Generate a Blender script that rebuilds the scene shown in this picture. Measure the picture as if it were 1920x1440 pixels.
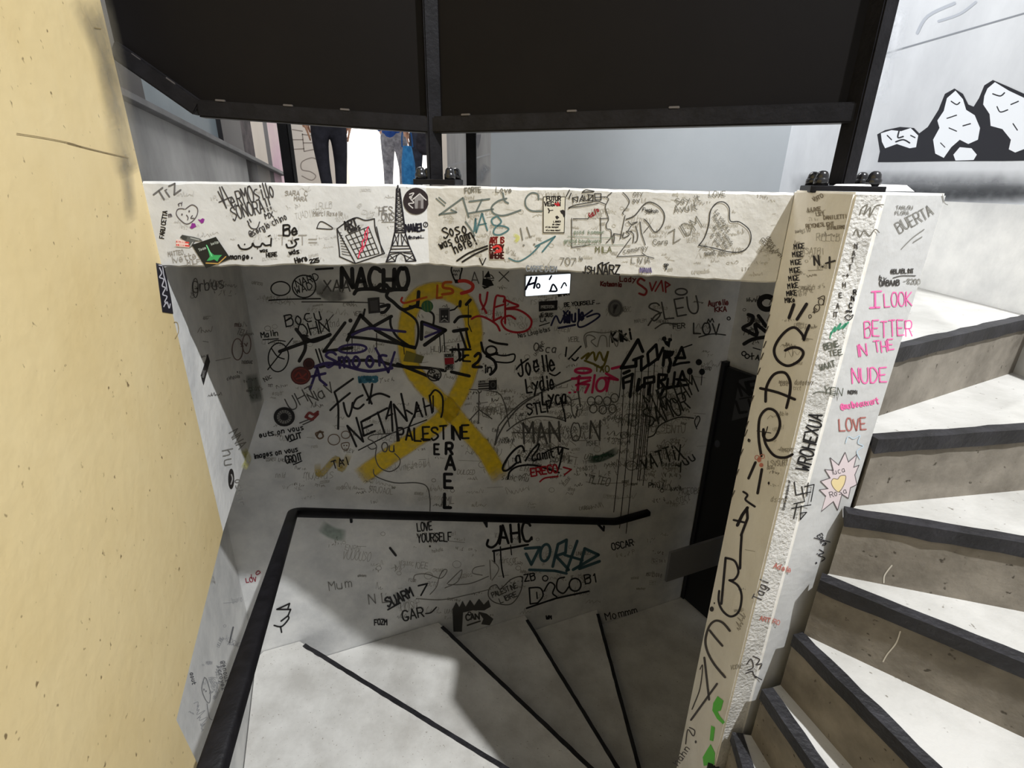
import bpy, bmesh, math, random
from mathutils import Vector, Matrix
from mathutils.geometry import tessellate_polygon
random.seed(7)
for _o in list(bpy.data.objects): bpy.data.objects.remove(_o)
S = bpy.context.scene
COL = S.collection

# ------------------------------------------------------------------ camera, world, lights, exposure
F_PX, PITCH, ROLL = 960.0, math.radians(21.5), math.radians(1.0)
_fw = Vector((0, math.cos(PITCH), -math.sin(PITCH)))
_r0, _u0 = Vector((1, 0, 0)), Vector((0, math.sin(PITCH), math.cos(PITCH)))
_rt = _r0 * math.cos(ROLL) + _u0 * math.sin(ROLL)
_up = _u0 * math.cos(ROLL) - _r0 * math.sin(ROLL)
cam = bpy.data.cameras.new('camera')
cam.sensor_fit = 'HORIZONTAL'; cam.sensor_width = 36.0; cam.lens = F_PX / 1920 * 36.0
cam.clip_start = 0.02; cam.clip_end = 100
camo = bpy.data.objects.new('camera', cam); COL.objects.link(camo)
camo.matrix_world = Matrix(((_rt.x, _up.x, -_fw.x, 0), (_rt.y, _up.y, -_fw.y, 0), (_rt.z, _up.z, -_fw.z, 0), (0, 0, 0, 1)))
S.camera = camo

w = bpy.data.worlds.new('world'); S.world = w; w.use_nodes = True
bg = w.node_tree.nodes['Background']; bg.inputs[0].default_value = (0.94, 0.965, 1.0, 1); bg.inputs[1].default_value = 0.62

def light(kind, name, loc, to, power, size, color=(1, 1, 1), sy=None, spot=None, blend=.6):
    l = bpy.data.lights.new(name, kind); l.energy = power; l.color = color
    if kind == 'AREA':
        l.shape = 'RECTANGLE'; l.size = size; l.size_y = sy or size
    else:
        l.shadow_soft_size = size
        if spot: l.spot_size = math.radians(spot); l.spot_blend = blend
    o = bpy.data.objects.new(name, l); COL.objects.link(o); o.location = loc
    o.rotation_euler = (Vector(to) - Vector(loc)).to_track_quat('-Z', 'Y').to_euler()
    return o
light('SPOT', 'stair_spotlight', (1.75, -.38, 3.43), (.2, .9, -1.2), 1310, .045, (.965, .985, 1.0), spot=50, blend=.25)
light('SPOT', 'mural_fill', (-.1, 2.35, 2.1), (1.53, 2.15, .15), 225, .12, (.97, .985, 1), spot=70)  # added unseen fill, brightens the mural wall and landing edge
light('AREA', 'far_hall_light', (-2.2, 8.9, 2.8), (-2.3, 10.2, 0.4), 330, 1.6, (1, .98, .96), 2.0)
light('AREA', 'corridor_fill', (-.9, 3.7, 2.6), (-1.9, 3.2, 0), 85, .8, (1, .97, .93), 2.0)  # added unseen fill that lifts the concrete corridor wall

vs = S.view_settings
vs.view_transform = 'Standard'; vs.look = 'None'; vs.gamma = 1.0; vs.use_curve_mapping = False
vs.exposure = 0.0
S.display_settings.display_device = 'sRGB'

# ------------------------------------------------------------------ helpers
def ray(px):
    d = _rt * ((px[0] - 960) / F_PX) - _up * ((px[1] - 720) / F_PX) + _fw
    return d
class Plane:
    """a vertical wall surface given by two points in plan; n faces the viewer's side"""
    def __init__(s, a, b, owner=None):
        s.p = Vector((a[0], a[1], 0)); d = Vector((b[0] - a[0], b[1] - a[1], 0)).normalized()
        n = Vector((d.y, -d.x, 0))
        if n.dot(-s.p) < 0: n = -n
        s.n = n; s.d = d; s.owner = owner; s.k = 0
    def on(s, px, off=0.0):
        r = ray(px); t = s.p.dot(s.n) / r.dot(s.n)
        return r * t + s.n * off
def at_y(px, y):
    r = ray(px); return r * (y / r.y)

MATS = {}
def srgb(r, g, b):
    def f(c):
        c /= 255.0
        return c / 12.92 if c <= .04045 else ((c + .055) / 1.055) ** 2.4
    return (f(r), f(g), f(b), 1)
def flat(name, col, rough=.6, metal=0.0, spec=.4):
    if name in MATS: return MATS[name]
    m = bpy.data.materials.new(name); m.use_nodes = True; b = m.node_tree.nodes['Principled BSDF']
    b.inputs['Base Color'].default_value = col; b.inputs['Roughness'].default_value = rough
    b.inputs['Metallic'].default_value = metal; b.inputs['Specular IOR Level'].default_value = spec
    MATS[name] = m; return m
def noisy(name, c1, c2, scale=3, lo=.42, hi=.68, rough=.7, bump=.15, bscale=60, speck=None, speck_scale=40, speck_at=.3, stretch=(1, 1, 1), spec=.35, bdist=.004, detail=8):
    """two tones mixed by noise, optional dark specks, fine relief"""
    if name in MATS: return MATS[name]
    m = bpy.data.materials.new(name); m.use_nodes = True; nt = m.node_tree; N, L = nt.nodes, nt.links
    b = N['Principled BSDF']; b.inputs['Roughness'].default_value = rough; b.inputs['Specular IOR Level'].default_value = spec
    tc = N.new('ShaderNodeTexCoord'); mp = N.new('ShaderNodeMapping'); mp.inputs['Scale'].default_value = stretch
    L.new(tc.outputs['Object'], mp.inputs[0])
    n = N.new('ShaderNodeTexNoise'); n.inputs['Scale'].default_value = scale; n.inputs['Detail'].default_value = detail; n.inputs['Roughness'].default_value = .62
    L.new(mp.outputs[0], n.inputs['Vector'])
    cr = N.new('ShaderNodeValToRGB'); cr.color_ramp.elements[0].position = lo; cr.color_ramp.elements[1].position = hi
    cr.color_ramp.elements[0].color = c1; cr.color_ramp.elements[1].color = c2
    L.new(n.outputs[0], cr.inputs[0]); out = cr.outputs[0]
    if speck:
        v = N.new('ShaderNodeTexNoise'); v.inputs['Scale'].default_value = speck_scale; v.inputs['Detail'].default_value = 2
        L.new(mp.outputs[0], v.inputs['Vector'])
        r2 = N.new('ShaderNodeValToRGB'); r2.color_ramp.elements[0].position = speck_at; r2.color_ramp.elements[1].position = speck_at + .06
        r2.color_ramp.elements[0].color = (1, 1, 1, 1); r2.color_ramp.elements[1].color = (0, 0, 0, 1)
        L.new(v.outputs[0], r2.inputs[0])
        mx = N.new('ShaderNodeMix'); mx.data_type = 'RGBA'
        L.new(r2.outputs[0], mx.inputs[0]); L.new(out, mx.inputs[6]); mx.inputs[7].default_value = speck
        out = mx.outputs[2]
    L.new(out, b.inputs['Base Color'])
    if bump:
        bn = N.new('ShaderNodeTexNoise'); bn.inputs['Scale'].default_value = bscale; bn.inputs['Detail'].default_value = 5
        L.new(mp.outputs[0], bn.inputs['Vector'])
        bp = N.new('ShaderNodeBump'); bp.inputs['Strength'].default_value = bump; bp.inputs['Distance'].default_value = bdist
        L.new(bn.outputs[0], bp.inputs['Height']); L.new(bp.outputs[0], b.inputs['Normal'])
    MATS[name] = m; return m

WHITE = noisy('painted_white_wall', srgb(200, 200, 199), srgb(226, 225, 222), 5, .36, .62, .55, .35, 45)
SMOOTHW = noisy('painted_white_beam', srgb(184, 184, 183), srgb(199, 199, 198), 6, .36, .6, .5, .3, 45)
CREAM = noisy('painted_cream_beam', srgb(190, 188, 183), srgb(206, 204, 199), 6, .36, .6, .5, .5, 40)
ROUGHW = noisy('rough_white_render', srgb(180, 178, 173), srgb(210, 208, 204), 14, .36, .6, .55, .7, 130, bdist=.006)
TANW = noisy('lightened_column_paint', srgb(226, 222, 214), srgb(238, 235, 229), 6, .36, .64, .55, .35, 40)  # paint of the column's shaded face, lightened to offset that shade
YELLOW = noisy('yellow_painted_concrete', srgb(214, 191, 140), srgb(225, 205, 158), 2.2, .35, .68, .6, .25, 30, speck=srgb(130, 110, 78), speck_scale=62, speck_at=.243)
GREYSTAIN = noisy('sooty_yellow_edge', srgb(160, 150, 125), srgb(214, 190, 132), 3, .35, .7, .6, .2, 30)
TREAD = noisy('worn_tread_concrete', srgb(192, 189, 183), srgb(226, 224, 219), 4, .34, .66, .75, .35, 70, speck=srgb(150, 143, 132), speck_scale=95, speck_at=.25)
TREADU = noisy('dimmed_upper_tread_concrete', srgb(154, 152, 147), srgb(184, 182, 178), 3.5, .34, .66, .75, .35, 70, speck=srgb(120, 116, 108), speck_scale=70, speck_at=.24)  # darker copy of the tread concrete, offsets the strong spotlight up here
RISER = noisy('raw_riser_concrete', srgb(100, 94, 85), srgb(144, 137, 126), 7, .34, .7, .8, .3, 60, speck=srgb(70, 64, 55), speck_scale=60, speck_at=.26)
BLACK = noisy('black_painted_steel', srgb(17, 16, 18), srgb(27, 26, 29), 20, .4, .7, .45, .2, 120, spec=.15)
NOSE = noisy('black_nosing_paint', srgb(20, 19, 22), srgb(42, 41, 46), 14, .42, .72, .55, .6, 90, spec=.45)
PANEL = noisy('black_sheet_panel', srgb(9, 7, 7), srgb(15, 12, 12), 1.3, .35, .7, .5, .05, 30, spec=.12)
CONC = noisy('grey_mural_concrete', srgb(128, 129, 130), srgb(172, 173, 174), 2.2, .32, .68, .7, .2, 30, stretch=(1, 1, .45))
MURAL = noisy('mural_grey_wash', srgb(188, 190, 194), srgb(220, 222, 225), 1.6, .32, .66, .7, .15, 25, stretch=(1, 1, .6))
HALLW = noisy('pale_hall_wall', srgb(192, 198, 202), srgb(204, 209, 213), 1.5, .3, .7, .6, .05, 30)
BEIGE = noisy('beige_hall_wall', srgb(214, 204, 192), srgb(226, 217, 206), 2, .3, .7, .6, .05, 30)
BRIGHT = flat('white_hall_wall', srgb(240, 239, 236), .6)
DARKFRAME = flat('dark_window_frame', srgb(46, 45, 48), .5)
FLOORM = noisy('grey_hall_floor', srgb(150, 148, 144), srgb(176, 173, 168), 3, .3, .7, .5, .1, 40)

def tag(o, label=None, cat=None, group=None, kind=None):
    for k, v in (('label', label), ('category', cat), ('group', group), ('kind', kind)):
        if v: o[k] = v
    return o
def link(name, me, mat=None, parent=None):
    o = bpy.data.objects.new(name, me); COL.objects.link(o)
    if mat is not None:
        for m in (mat if isinstance(mat, (list, tuple)) else [mat]): me.materials.append(m)
    if parent is not None:
        o.parent = parent; o.matrix_parent_inverse = Matrix.Identity(4)
        if parent.type == 'EMPTY': o.matrix_parent_inverse = Matrix.Translation(parent.location).inverted()
    return o
def mesh_of(bm, name):
    me = bpy.data.meshes.new(name); bm.normal_update(); bm.to_mesh(me); bm.free(); return me
def empty(name, loc, label=None, cat=None, group=None, kind=None):
    o = bpy.data.objects.new(name, None); COL.objects.link(o); o.location = loc; o.empty_display_size = .1
    return tag(o, label, cat, group, kind)
def add_prism(bm, poly, z0, z1, mi=0):
    """vertical prism over a plan polygon; z0/z1 numbers or per-vertex lists"""
    n = len(poly)
    a = z0 if isinstance(z0, (list, tuple)) else [z0] * n
    b = z1 if isinstance(z1, (list, tuple)) else [z1] * n
    lo = [bm.verts.new((p[0], p[1], a[i])) for i, p in enumerate(poly)]
    hi = [bm.verts.new((p[0], p[1], b[i])) for i, p in enumerate(poly)]
    fs = [bm.faces.new(lo[::-1]), bm.faces.new(hi)]
    for i in range(n): fs.append(bm.faces.new((lo[i], lo[(i + 1) % n], hi[(i + 1) % n], hi[i])))
    for f in fs: f.material_index = mi
    return fs
def prism(name, poly, z0, z1, mat, parent=None, bevel=0.0, **kw):
    bm = bmesh.new(); add_prism(bm, poly, z0, z1)
    bmesh.ops.recalc_face_normals(bm, faces=bm.faces)
    if bevel: bmesh.ops.bevel(bm, geom=list(bm.edges), offset=bevel, segments=2, affect='EDGES', profile=.6)
    o = link(name, mesh_of(bm, name), mat, parent); return tag(o, **kw)
def add_box_between(bm, a, b, wx, wz, up=Vector((0, 0, 1)), mi=0):
    """a square bar from a to b, wx wide sideways, wz high"""
    a, b = Vector(a), Vector(b); d = (b - a).normalized()
    s = d.cross(up)
    if s.length < 1e-4: s = Vector((1, 0, 0))
    s.normalize(); u = s.cross(d)
    vs = []
    for e in (a, b):
        for (i, j) in ((-1, -1), (1, -1), (1, 1), (-1, 1)): vs.append(bm.verts.new(e + s * (i * wx / 2) + u * (j * wz / 2)))
    for f in ((0, 1, 2, 3), (7, 6, 5, 4), (0, 4, 5, 1), (1, 5, 6, 2), (2, 6, 7, 3), (3, 7, 4, 0)):
        bm.faces.new([vs[i] for i in f]).material_index = mi
def bar(name, a, b, wx, wz, mat, parent=None, bevel=.002, up=Vector((0, 0, 1)), **kw):
    bm = bmesh.new(); add_box_between(bm, a, b, wx, wz, up); bmesh.ops.recalc_face_normals(bm, faces=bm.faces)
    if bevel: bmesh.ops.bevel(bm, geom=list(bm.edges), offset=bevel, segments=2, affect='EDGES')
    return tag(link(name, mesh_of(bm, name), mat, parent), **kw)
def wall(name, a, b, z0, z1, mat, th=.12, ztop=None, parent=None, **kw):
    """a wall slab between two plan points, its visible face on the camera's side, thickness away from it"""
    P = Plane(a, b); q = -P.n * th
    poly = [a, b, (b[0] + q.x, b[1] + q.y), (a[0] + q.x, a[1] + q.y)]
    zt = z1 if ztop is None else [ztop[0], ztop[1], ztop[1], ztop[0]]
    kw.setdefault('kind', 'structure')
    o = prism(name, poly, z0, zt, mat, parent, **kw); P.owner = o; return o, P
def clip_poly(poly, line):
    """keep the part of a plan polygon on the left of line (p->q)"""
    (px, py), (qx, qy) = line; out = []
    def side(v): return (qx - px) * (v[1] - py) - (qy - py) * (v[0] - px)
    for i in range(len(poly)):
        a, b = poly[i], poly[(i + 1) % len(poly)]; sa, sb = side(a), side(b)
        if sa >= 0: out.append(a)
        if (sa > 0 > sb) or (sa < 0 < sb):
            t = sa / (sa - sb); out.append((a[0] + (b[0] - a[0]) * t, a[1] + (b[1] - a[1]) * t))
    return out

# ------------------------------------------------------------------ the stairwell shell
HB = -.20                                   # underside of the slab edge beam
E_, BEND, D_ = (-.835, 1.226), (-.216, 1.324), (.588, 1.156)
A_, B_, C_ = (.585, .945), (.642, .952), (.79, 1.003)
D2, C2 = (.70, 1.37), (.84, 1.36)
def back_y(x): return 2.69 + .42 * x
FC = (-1.142, back_y(-1.142)); KC = (-1.403, back_y(-1.403))
G_ = (1.455, back_y(1.455))

wall_back, P_BACK = wall('wall_back', (KC[0] - .1, back_y(KC[0] - .1)), (G_[0] + .1, back_y(G_[0] + .1)), -3.6, -.205, WHITE, .14)
wl_dir = Vector((.372, -1.0)).normalized()
wall_left, P_WL = wall('wall_left', KC, (KC[0] + wl_dir.x * 2.75, KC[1] + wl_dir.y * 2.75), -3.3, -.97, WHITE, .12)
# bulkhead: painted white on its far return, yellow on the near face
wall_bulk, P_MICK = wall('wall_bulkhead_return', E_, (FC[0] - .01, FC[1] - .03), -.962, -.205, WHITE, .10)
ye = Vector((.372, -1.0)).normalized()
def yel(y): return (E_[0] + .372 * (E_[1] - y), y)
bm = bmesh.new()
prof = [(1.226, 1.3), (1.226, -.962), (.668, -.962), (.70, -1.17), (.76, -1.55), (.86, -2.2), (-.75, -2.2), (-.75, 1.3)]
P_YEL = Plane(E_, yel(0))
q = -P_YEL.n * .09
f0 = [bm.verts.new((*yel(y), z)) for y, z in prof]; f1 = [bm.verts.new((yel(y)[0] + q.x, yel(y)[1] + q.y, z)) for y, z in prof]
bm.faces.new(f0); bm.faces.new(f1[::-1])
for i in range(len(prof)):
    j = (i + 1) % len(prof); bm.faces.new((f0[i], f1[i], f1[j], f0[j]))
bmesh.ops.recalc_face_normals(bm, faces=bm.faces)
wall_yellow = tag(link('wall_yellow', mesh_of(bm, 'wall_yellow'), YELLOW), kind='structure'); P_YEL.owner = wall_yellow

R_DIR = Vector((.489, -.872)).normalized()
R_END = (G_[0] + R_DIR.x * 1.15, G_[1] + R_DIR.y * 1.15)
wall_right, P_DOOR = wall('wall_right', G_, R_END, -3.6, -.205, WHITE, .12)

# slab edge beam with a chipped, hand-painted edge
def beam_mesh():
    bm = bmesh.new(); rnd = random.Random(3); pts = []
    def seg(a, b, n):
        for i in range(n): pts.append((a[0] + (b[0] - a[0]) * i / n, a[1] + (b[1] - a[1]) * i / n))
    seg(E_, BEND, 34); seg(BEND, D_, 44); pts.append(D_)
    rows = []; jt = jb = 0
    for i, p in enumerate(pts):
        jt = jt * .6 + rnd.uniform(-.0016, .0016); jb = jb * .6 + rnd.uniform(-.0022, .0022)
        if i in (0, len(pts) - 1): jt = jb = 0
        x, y = p; o = .13
        rows.append([bm.verts.new((x, y, HB + jb + .004)), bm.verts.new((x, y, -.016 + jt)), bm.verts.new((x, y + .004, -.011 + jt)), bm.verts.new((x + .01, y + o, -.011)), bm.verts.new((x + .01, y + o, HB)), bm.verts.new((x, y + .005, HB + jb))])
    for r, s in zip(rows, rows[1:]):
        for k in range(6): bm.faces.new((r[k], r[(k + 1) % 6], s[(k + 1) % 6], s[k])).material_index = int(rows.index(r) >= 34)
    bm.faces.new(rows[0]); bm.faces.new(rows[-1][::-1])
    bmesh.ops.recalc_face_normals(bm, faces=bm.faces)
    return mesh_of(bm, 'beam')
beam = tag(link('floor_edge_beam', beam_mesh(), [SMOOTHW, CREAM]), kind='structure')
P_BL, P_BR = Plane(E_, BEND, beam), Plane(BEND, D_, beam)

# newel column the stair winds round
bm = bmesh.new()
cp = [A_, B_, C_, C2, D2, D_]
mats = {0: 1, 1: 2, 5: 0}
n = len(cp); rnd = random.Random(5)
lo = [bm.verts.new((*p, -3.45)) for p in cp]; hi = [bm.verts.new((*p, -.006)) for p in cp]
bm.faces.new(lo[::-1]); bm.faces.new(hi).material_index = 2
for i in range(n):
    f = bm.faces.new((lo[i], lo[(i + 1) % n], hi[(i + 1) % n], hi[i])); f.material_index = mats.get(i, 2)
bmesh.ops.recalc_face_normals(bm, faces=bm.faces)
bmesh.ops.bevel(bm, geom=[e for e in bm.edges if abs((e.verts[0].co - e.verts[1].co).z) > 1 or min(v.co.z for v in e.verts) > -.1], offset=.004, segments=2, affect='EDGES')
column = tag(link('column', mesh_of(bm, 'column'), [TANW, ROUGHW, SMOOTHW]), kind='structure')
P_TAN, P_RGH, P_WHT = Plane(A_, D_, column), Plane(A_, B_, column), Plane(B_, C_, column)

# upper floor slab behind the beam, landing wall (slab edge) and the mural wall above it
prism('floor_upper', [(-.86, 1.372), (-.21, 1.458), (.575, 1.20), (.69, 1.368), (.835, 1.358), (1.53, 2.70), (1.53, 3.6), (-2.0, 3.3), (-1.6, 1.9), (-1.0, 1.45)], -.20, -.06, FLOORM, kind='structure')
prism('floor_hall', [(1.6, 3.35), (1.6, 10.6), (-6, 10.6), (-6, 2.0), (-1.75, 2.0), (-2.0, 3.3), (1.53, 3.6)], -.50, -.35, FLOORM, kind='structure')
MU0, MU1 = (1.585, .9), (1.465, 3.05)
wall_mural, P_MUR = wall('wall_mural', MU0, MU1, -.06, 2.6, MURAL, .1)
plinth, P_PLI = wall('wall_landing', (1.53, -.56), (1.50, 2.75), -3.5, -.038, WHITE, .12)
wall('wall_shaft_front', (-.62, -.47), (1.65, -.47), -3.5, -.20, WHITE, .1)
wall('wall_landing_spandrel', (.80, 1.29), (1.528, 2.70), -.62, -.05, WHITE, .12)
wall_hall, P_HALL = wall('wall_hall_centre', (1.52, 3.05), (-.137, 3.05), -.05, 2.6, HALLW, .08)
wall_part, P_PART = wall('wall_hall_partition', (-.137, 3.14), (-.64, 5.2), -.35, 2.6, CONC, .08)
wall('wall_hall_jamb', (-.70, 6.0), (-.92, 6.0), -.35, 2.6, BEIGE, .25)
wall('wall_hall_back', (1.5, 10.4), (-6, 10.4), -.35, 3.2, BRIGHT, .1)
pil, P_PIL = wall('wall_hall_pillar', at_y((641, 300), 8.2)[:2], at_y((470, 300), 8.2)[:2], -.35, 3.0, BEIGE, .3)
# left corridor wall: sloping concrete ledge, window panes and painted strips above it
def cw(y): return (-1.098 - .234 * y, y)
def sill(y): return .302 - .083 * (y - 2.5)
def cpiece(name, y0, y1, mat, zlo=None, zhi=2.2, inset=0.0, parent=None, th=.06, **kw):
    a, b = cw(y0), cw(y1); P = Plane(a, b); i = -P.n * inset; t = -P.n * (inset + th)
    poly = [(a[0] + i.x, a[1] + i.y), (b[0] + i.x, b[1] + i.y), (b[0] + t.x, b[1] + t.y), (a[0] + t.x, a[1] + t.y)]
    z0 = [sill(y0), sill(y1), sill(y1), sill(y0)] if zlo is None else zlo
    return prism(name, poly, z0, zhi, mat, parent, **kw)
a, b = cw(2.25), cw(5.75)
wall_corr = prism('wall_corridor', [a, b, (b[0] - .12, b[1] - .03), (a[0] - .12, a[1] - .03)], -.35, [sill(2.25), sill(5.75), sill(5.75), sill(2.25)], CONC, kind='structure')
win = empty('window_1', (*cw(3.3), .3), kind='structure')
GLASS = noisy('grey_blue_glass', srgb(96, 108, 116), srgb(122, 133, 140), 1.2, .3, .7, .45, 0, spec=.25)
BRICKD = noisy('dark_brick_strip', srgb(50, 46, 50), srgb(84, 76, 80), 9, .4, .6, .8, .3, 30)
PINK = noisy('pink_wall_strip', srgb(214, 172, 196), srgb(226, 206, 206), 1.6, .35, .65, .7, .1, 30)
cpiece('frame', 2.25, 2.69, DARKFRAME, parent=win, th=.08); cpiece('pane', 2.69, 3.86, GLASS, parent=win, inset=.03, th=.02)
cpiece('frame', 3.86, 4.38, DARKFRAME, parent=win, th=.08)
for y0, y1, za in ((2.66, 3.9, .02),):
    A0, B0 = cw(y0), cw(y1)
    bar('sill_rail', (A0[0] + .01, A0[1], sill(y0) + .012), (B0[0] + .01, B0[1], sill(y1) + .012), .05, .024, DARKFRAME, win)
A0, B0 = cw(2.25), cw(5.75)
bar('ledge_cap', (A0[0], A0[1], sill(2.25) + .005), (B0[0], B0[1], sill(5.75) + .005), .09, .03, noisy('dark_grey_ledge', srgb(84, 85, 88), srgb(112, 113, 116), 5, .3, .7, .6, .2, 40), wall_corr)
strip = empty('wall_painted_strips', (*cw(5.2), .1), kind='structure')
cpiece('brick_strip', 4.38, 4.72, BRICKD, parent=strip, zlo=-.35)
cpiece('beige_strip', 4.72, 5.2, BEIGE, parent=strip, zlo=-.35)
cpiece('dark_strip', 5.2, 5.38, flat('charcoal_strip', srgb(86, 84, 88), .7), parent=strip, zlo=-.35)
cpiece('pink_strip', 5.38, 6.0, PINK, parent=strip, zlo=-.35)
cpiece('grey_strip', 6.0, 6.22, flat('grey_strip', srgb(120, 116, 116), .7), parent=strip, zlo=-.35)

# ------------------------------------------------------------------ winding concrete stair
room = [((KC[0] + .005, KC[1]), (KC[0] + .005 + wl_dir.x * 3, KC[1] + wl_dir.y * 3)), ((-.6, -.42), (1.6, -.42)), ((1.5285, -.5), (1.498, 3)),
        ((R_END[0], R_END[1]), (G_[0] - .004, G_[1])), ((2.0, back_y(2.0) - .004), (-2, back_y(-2) - .004))]
stair = empty('spiral_staircase', (.7, 1.15, -3.3), 'raw concrete winding stair with black nosing strips around the white graffiti column', 'staircase')
def V2(a, deg, r): return (a[0] + math.cos(math.radians(deg)) * r, a[1] + math.sin(math.radians(deg)) * r)
noses = []                                       # (inner, direction in degrees, z)
for k, (pin, dg) in enumerate([((.83, 1.097), 28.1), ((.795, .998), 9.8), ((.757, .968), -16.5), ((.726, .948), -38.1), ((.703, .945), -72.2), ((.653, .930), -79.9), ((.61, .935), -96.4)]):
    noses.append((pin, dg, -.34 - .17 * k))
for j in range(6):
    noses.append(((.578, .955 + .034 * j), -96.4 - 14.1 * (j + 1), -1.36 - .1586 * (j + 1)))
for (a, b, z) in (((-1.179, 2.176), (.006, 1.521), -2.47), ((-.454, 2.506), (.421, 1.633), -2.64), ((.121, 2.728), (.586, 1.74), -2.81), ((.67, 2.955), (.739, 1.847), -2.98)):
    d = math.degrees(math.atan2(a[1] - b[1], a[0] - b[0])) - 360
    L = math.hypot(a[0] - b[0], a[1] - b[1])
    inn = {-2.47: (.598, 1.194), -2.64: (.672, 1.382), -2.81: (.722, 1.45), -2.98: (.765, 1.43)}[z]
    noses.append((inn, d, z))
noses.append(((.80, 1.42), -300, -3.15))
def ray_to_room(p, deg):
    best = 9
    dx, dy = math.cos(math.radians(deg)), math.sin(math.radians(deg))
    for (a, b) in room:
        ex, ey = b[0] - a[0], b[1] - a[1]; den = dx * ey - dy * ex
        if abs(den) < 1e-9: continue
        t = ((a[0] - p[0]) * ey - (a[1] - p[1]) * ex) / den
        if t > 1e-4 and t < best: best = t
    return best
steps = []
rs = random.Random(11)
for k in range(len(noses)):
    pin, dg, z = noses[k]
    if k == 0:   # landing
        poly = [V2(pin, dg, -.045), V2(pin, dg, min(ray_to_room(pin, dg), 3)), (1.50, 2.58), (.83, 1.41)]
        z_lo = z - .26
    else:
        pu, du, zu = noses[k - 1]; du += 1.2
        poly = [pin, V2(pin, dg, ray_to_room(pin, dg))]
        # outer corners between the two rays
        for s in range(1, 24):
            a_ = dg + (du - dg) * s / 24
            c0 = (pin[0] + (pu[0] - pin[0]) * s / 24, pin[1] + (pu[1] - pin[1]) * s / 24)
            poly.append(V2(c0, a_, ray_to_room(c0, a_)))
        poly += [V2(pu, du, ray_to_room(pu, du)), pu]
        z_lo = z - (.34 if k < 13 else .30)
    if k == len(noses) - 1:
        poly = [pin, (1.40, R_END[1] - .1), (R_END[0] - .02, R_END[1]), (G_[0] - .01, G_[1] - .01)] + poly[-2:]
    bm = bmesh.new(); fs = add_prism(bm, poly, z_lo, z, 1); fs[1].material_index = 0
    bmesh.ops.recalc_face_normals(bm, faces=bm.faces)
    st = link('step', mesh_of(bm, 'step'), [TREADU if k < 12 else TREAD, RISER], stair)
    steps.append((st, pin, dg))
    # nosing strip on the front edge: a slightly lumpy steel bar
    p0, p1 = V2(pin, dg, .0), V2(pin, dg, min(ray_to_room(pin, dg) - .01, 3))
    if k in (13, 14, 15, 16): p1 = V2(pin, dg, ray_to_room(pin, dg) - .045)
    if k == len(noses) - 1: continue
    d = Vector((p1[0] - p0[0], p1[1] - p0[1], 0)); Ln = d.length; d.normalize(); s = Vector((d.y, -d.x, 0))   # s points to the lower side for the descending fan
    low = Vector((math.sin(math.radians(dg)), -math.cos(math.radians(dg)), 0))
    bm = bmesh.new(); nseg = max(6, int(Ln / .04)); rows = []
    wd, hg = (.030, .030) if k < 13 else (.022, .012)
    for i in range(nseg + 1):
        c = Vector((*p0, z)) + d * (Ln * i / nseg); j = lambda a: rs.uniform(-a, a)
        rows.append([bm.verts.new(c + low * (.006 + j(.0012)) + Vector((0, 0, .004 + j(.0008)))), bm.verts.new(c - low * (wd - .006 + j(.0025)) + Vector((0, 0, .004 + j(.0008)))),
                     bm.verts.new(c - low * (wd - .006) - Vector((0, 0, .004))), bm.verts.new(c + low * (.001) - Vector((0, 0, hg))), bm.verts.new(c + low * (.006 + j(.001)) - Vector((0, 0, hg + j(.0018))))])
    for r, t in zip(rows, rows[1:]):
        for q_ in range(5): bm.faces.new((r[q_], r[(q_ + 1) % 5], t[(q_ + 1) % 5], t[q_]))
    bm.faces.new(rows[0]); bm.faces.new(rows[-1][::-1]); bmesh.ops.recalc_face_normals(bm, faces=bm.faces)
    link('nosing', mesh_of(bm, 'nosing'), NOSE, st)
prism('floor_lower', [(-1.6, -.6), (2.3, -.6), (2.3, 4.0), (-1.6, 4.0)], -3.62, -3.45, RISER, kind='structure')

# ------------------------------------------------------------------ door at the foot of the stair
def dpt(t, off=0): return (G_[0] + R_DIR.x * t + P_DOOR.n.x * off, G_[1] + R_DIR.y * t + P_DOOR.n.y * off)
door = empty('door_1', (*dpt(.45), -3.15), kind='structure')
BLK2 = flat('black_door_paint', srgb(20, 19, 22), .45)
def dbox(name, t0, t1, z0, z1, o0, o1, mat, parent):
    return prism(name, [dpt(t0, o0), dpt(t1, o0), dpt(t1, o1), dpt(t0, o1)], z0, z1, mat, parent)
dbox('leaf', .03, .86, -3.14, -1.13, .003, .035, BLK2, door)
dbox('frame', .0, .03, -3.14, -1.10, .003, .05, BLK2, door)

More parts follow.
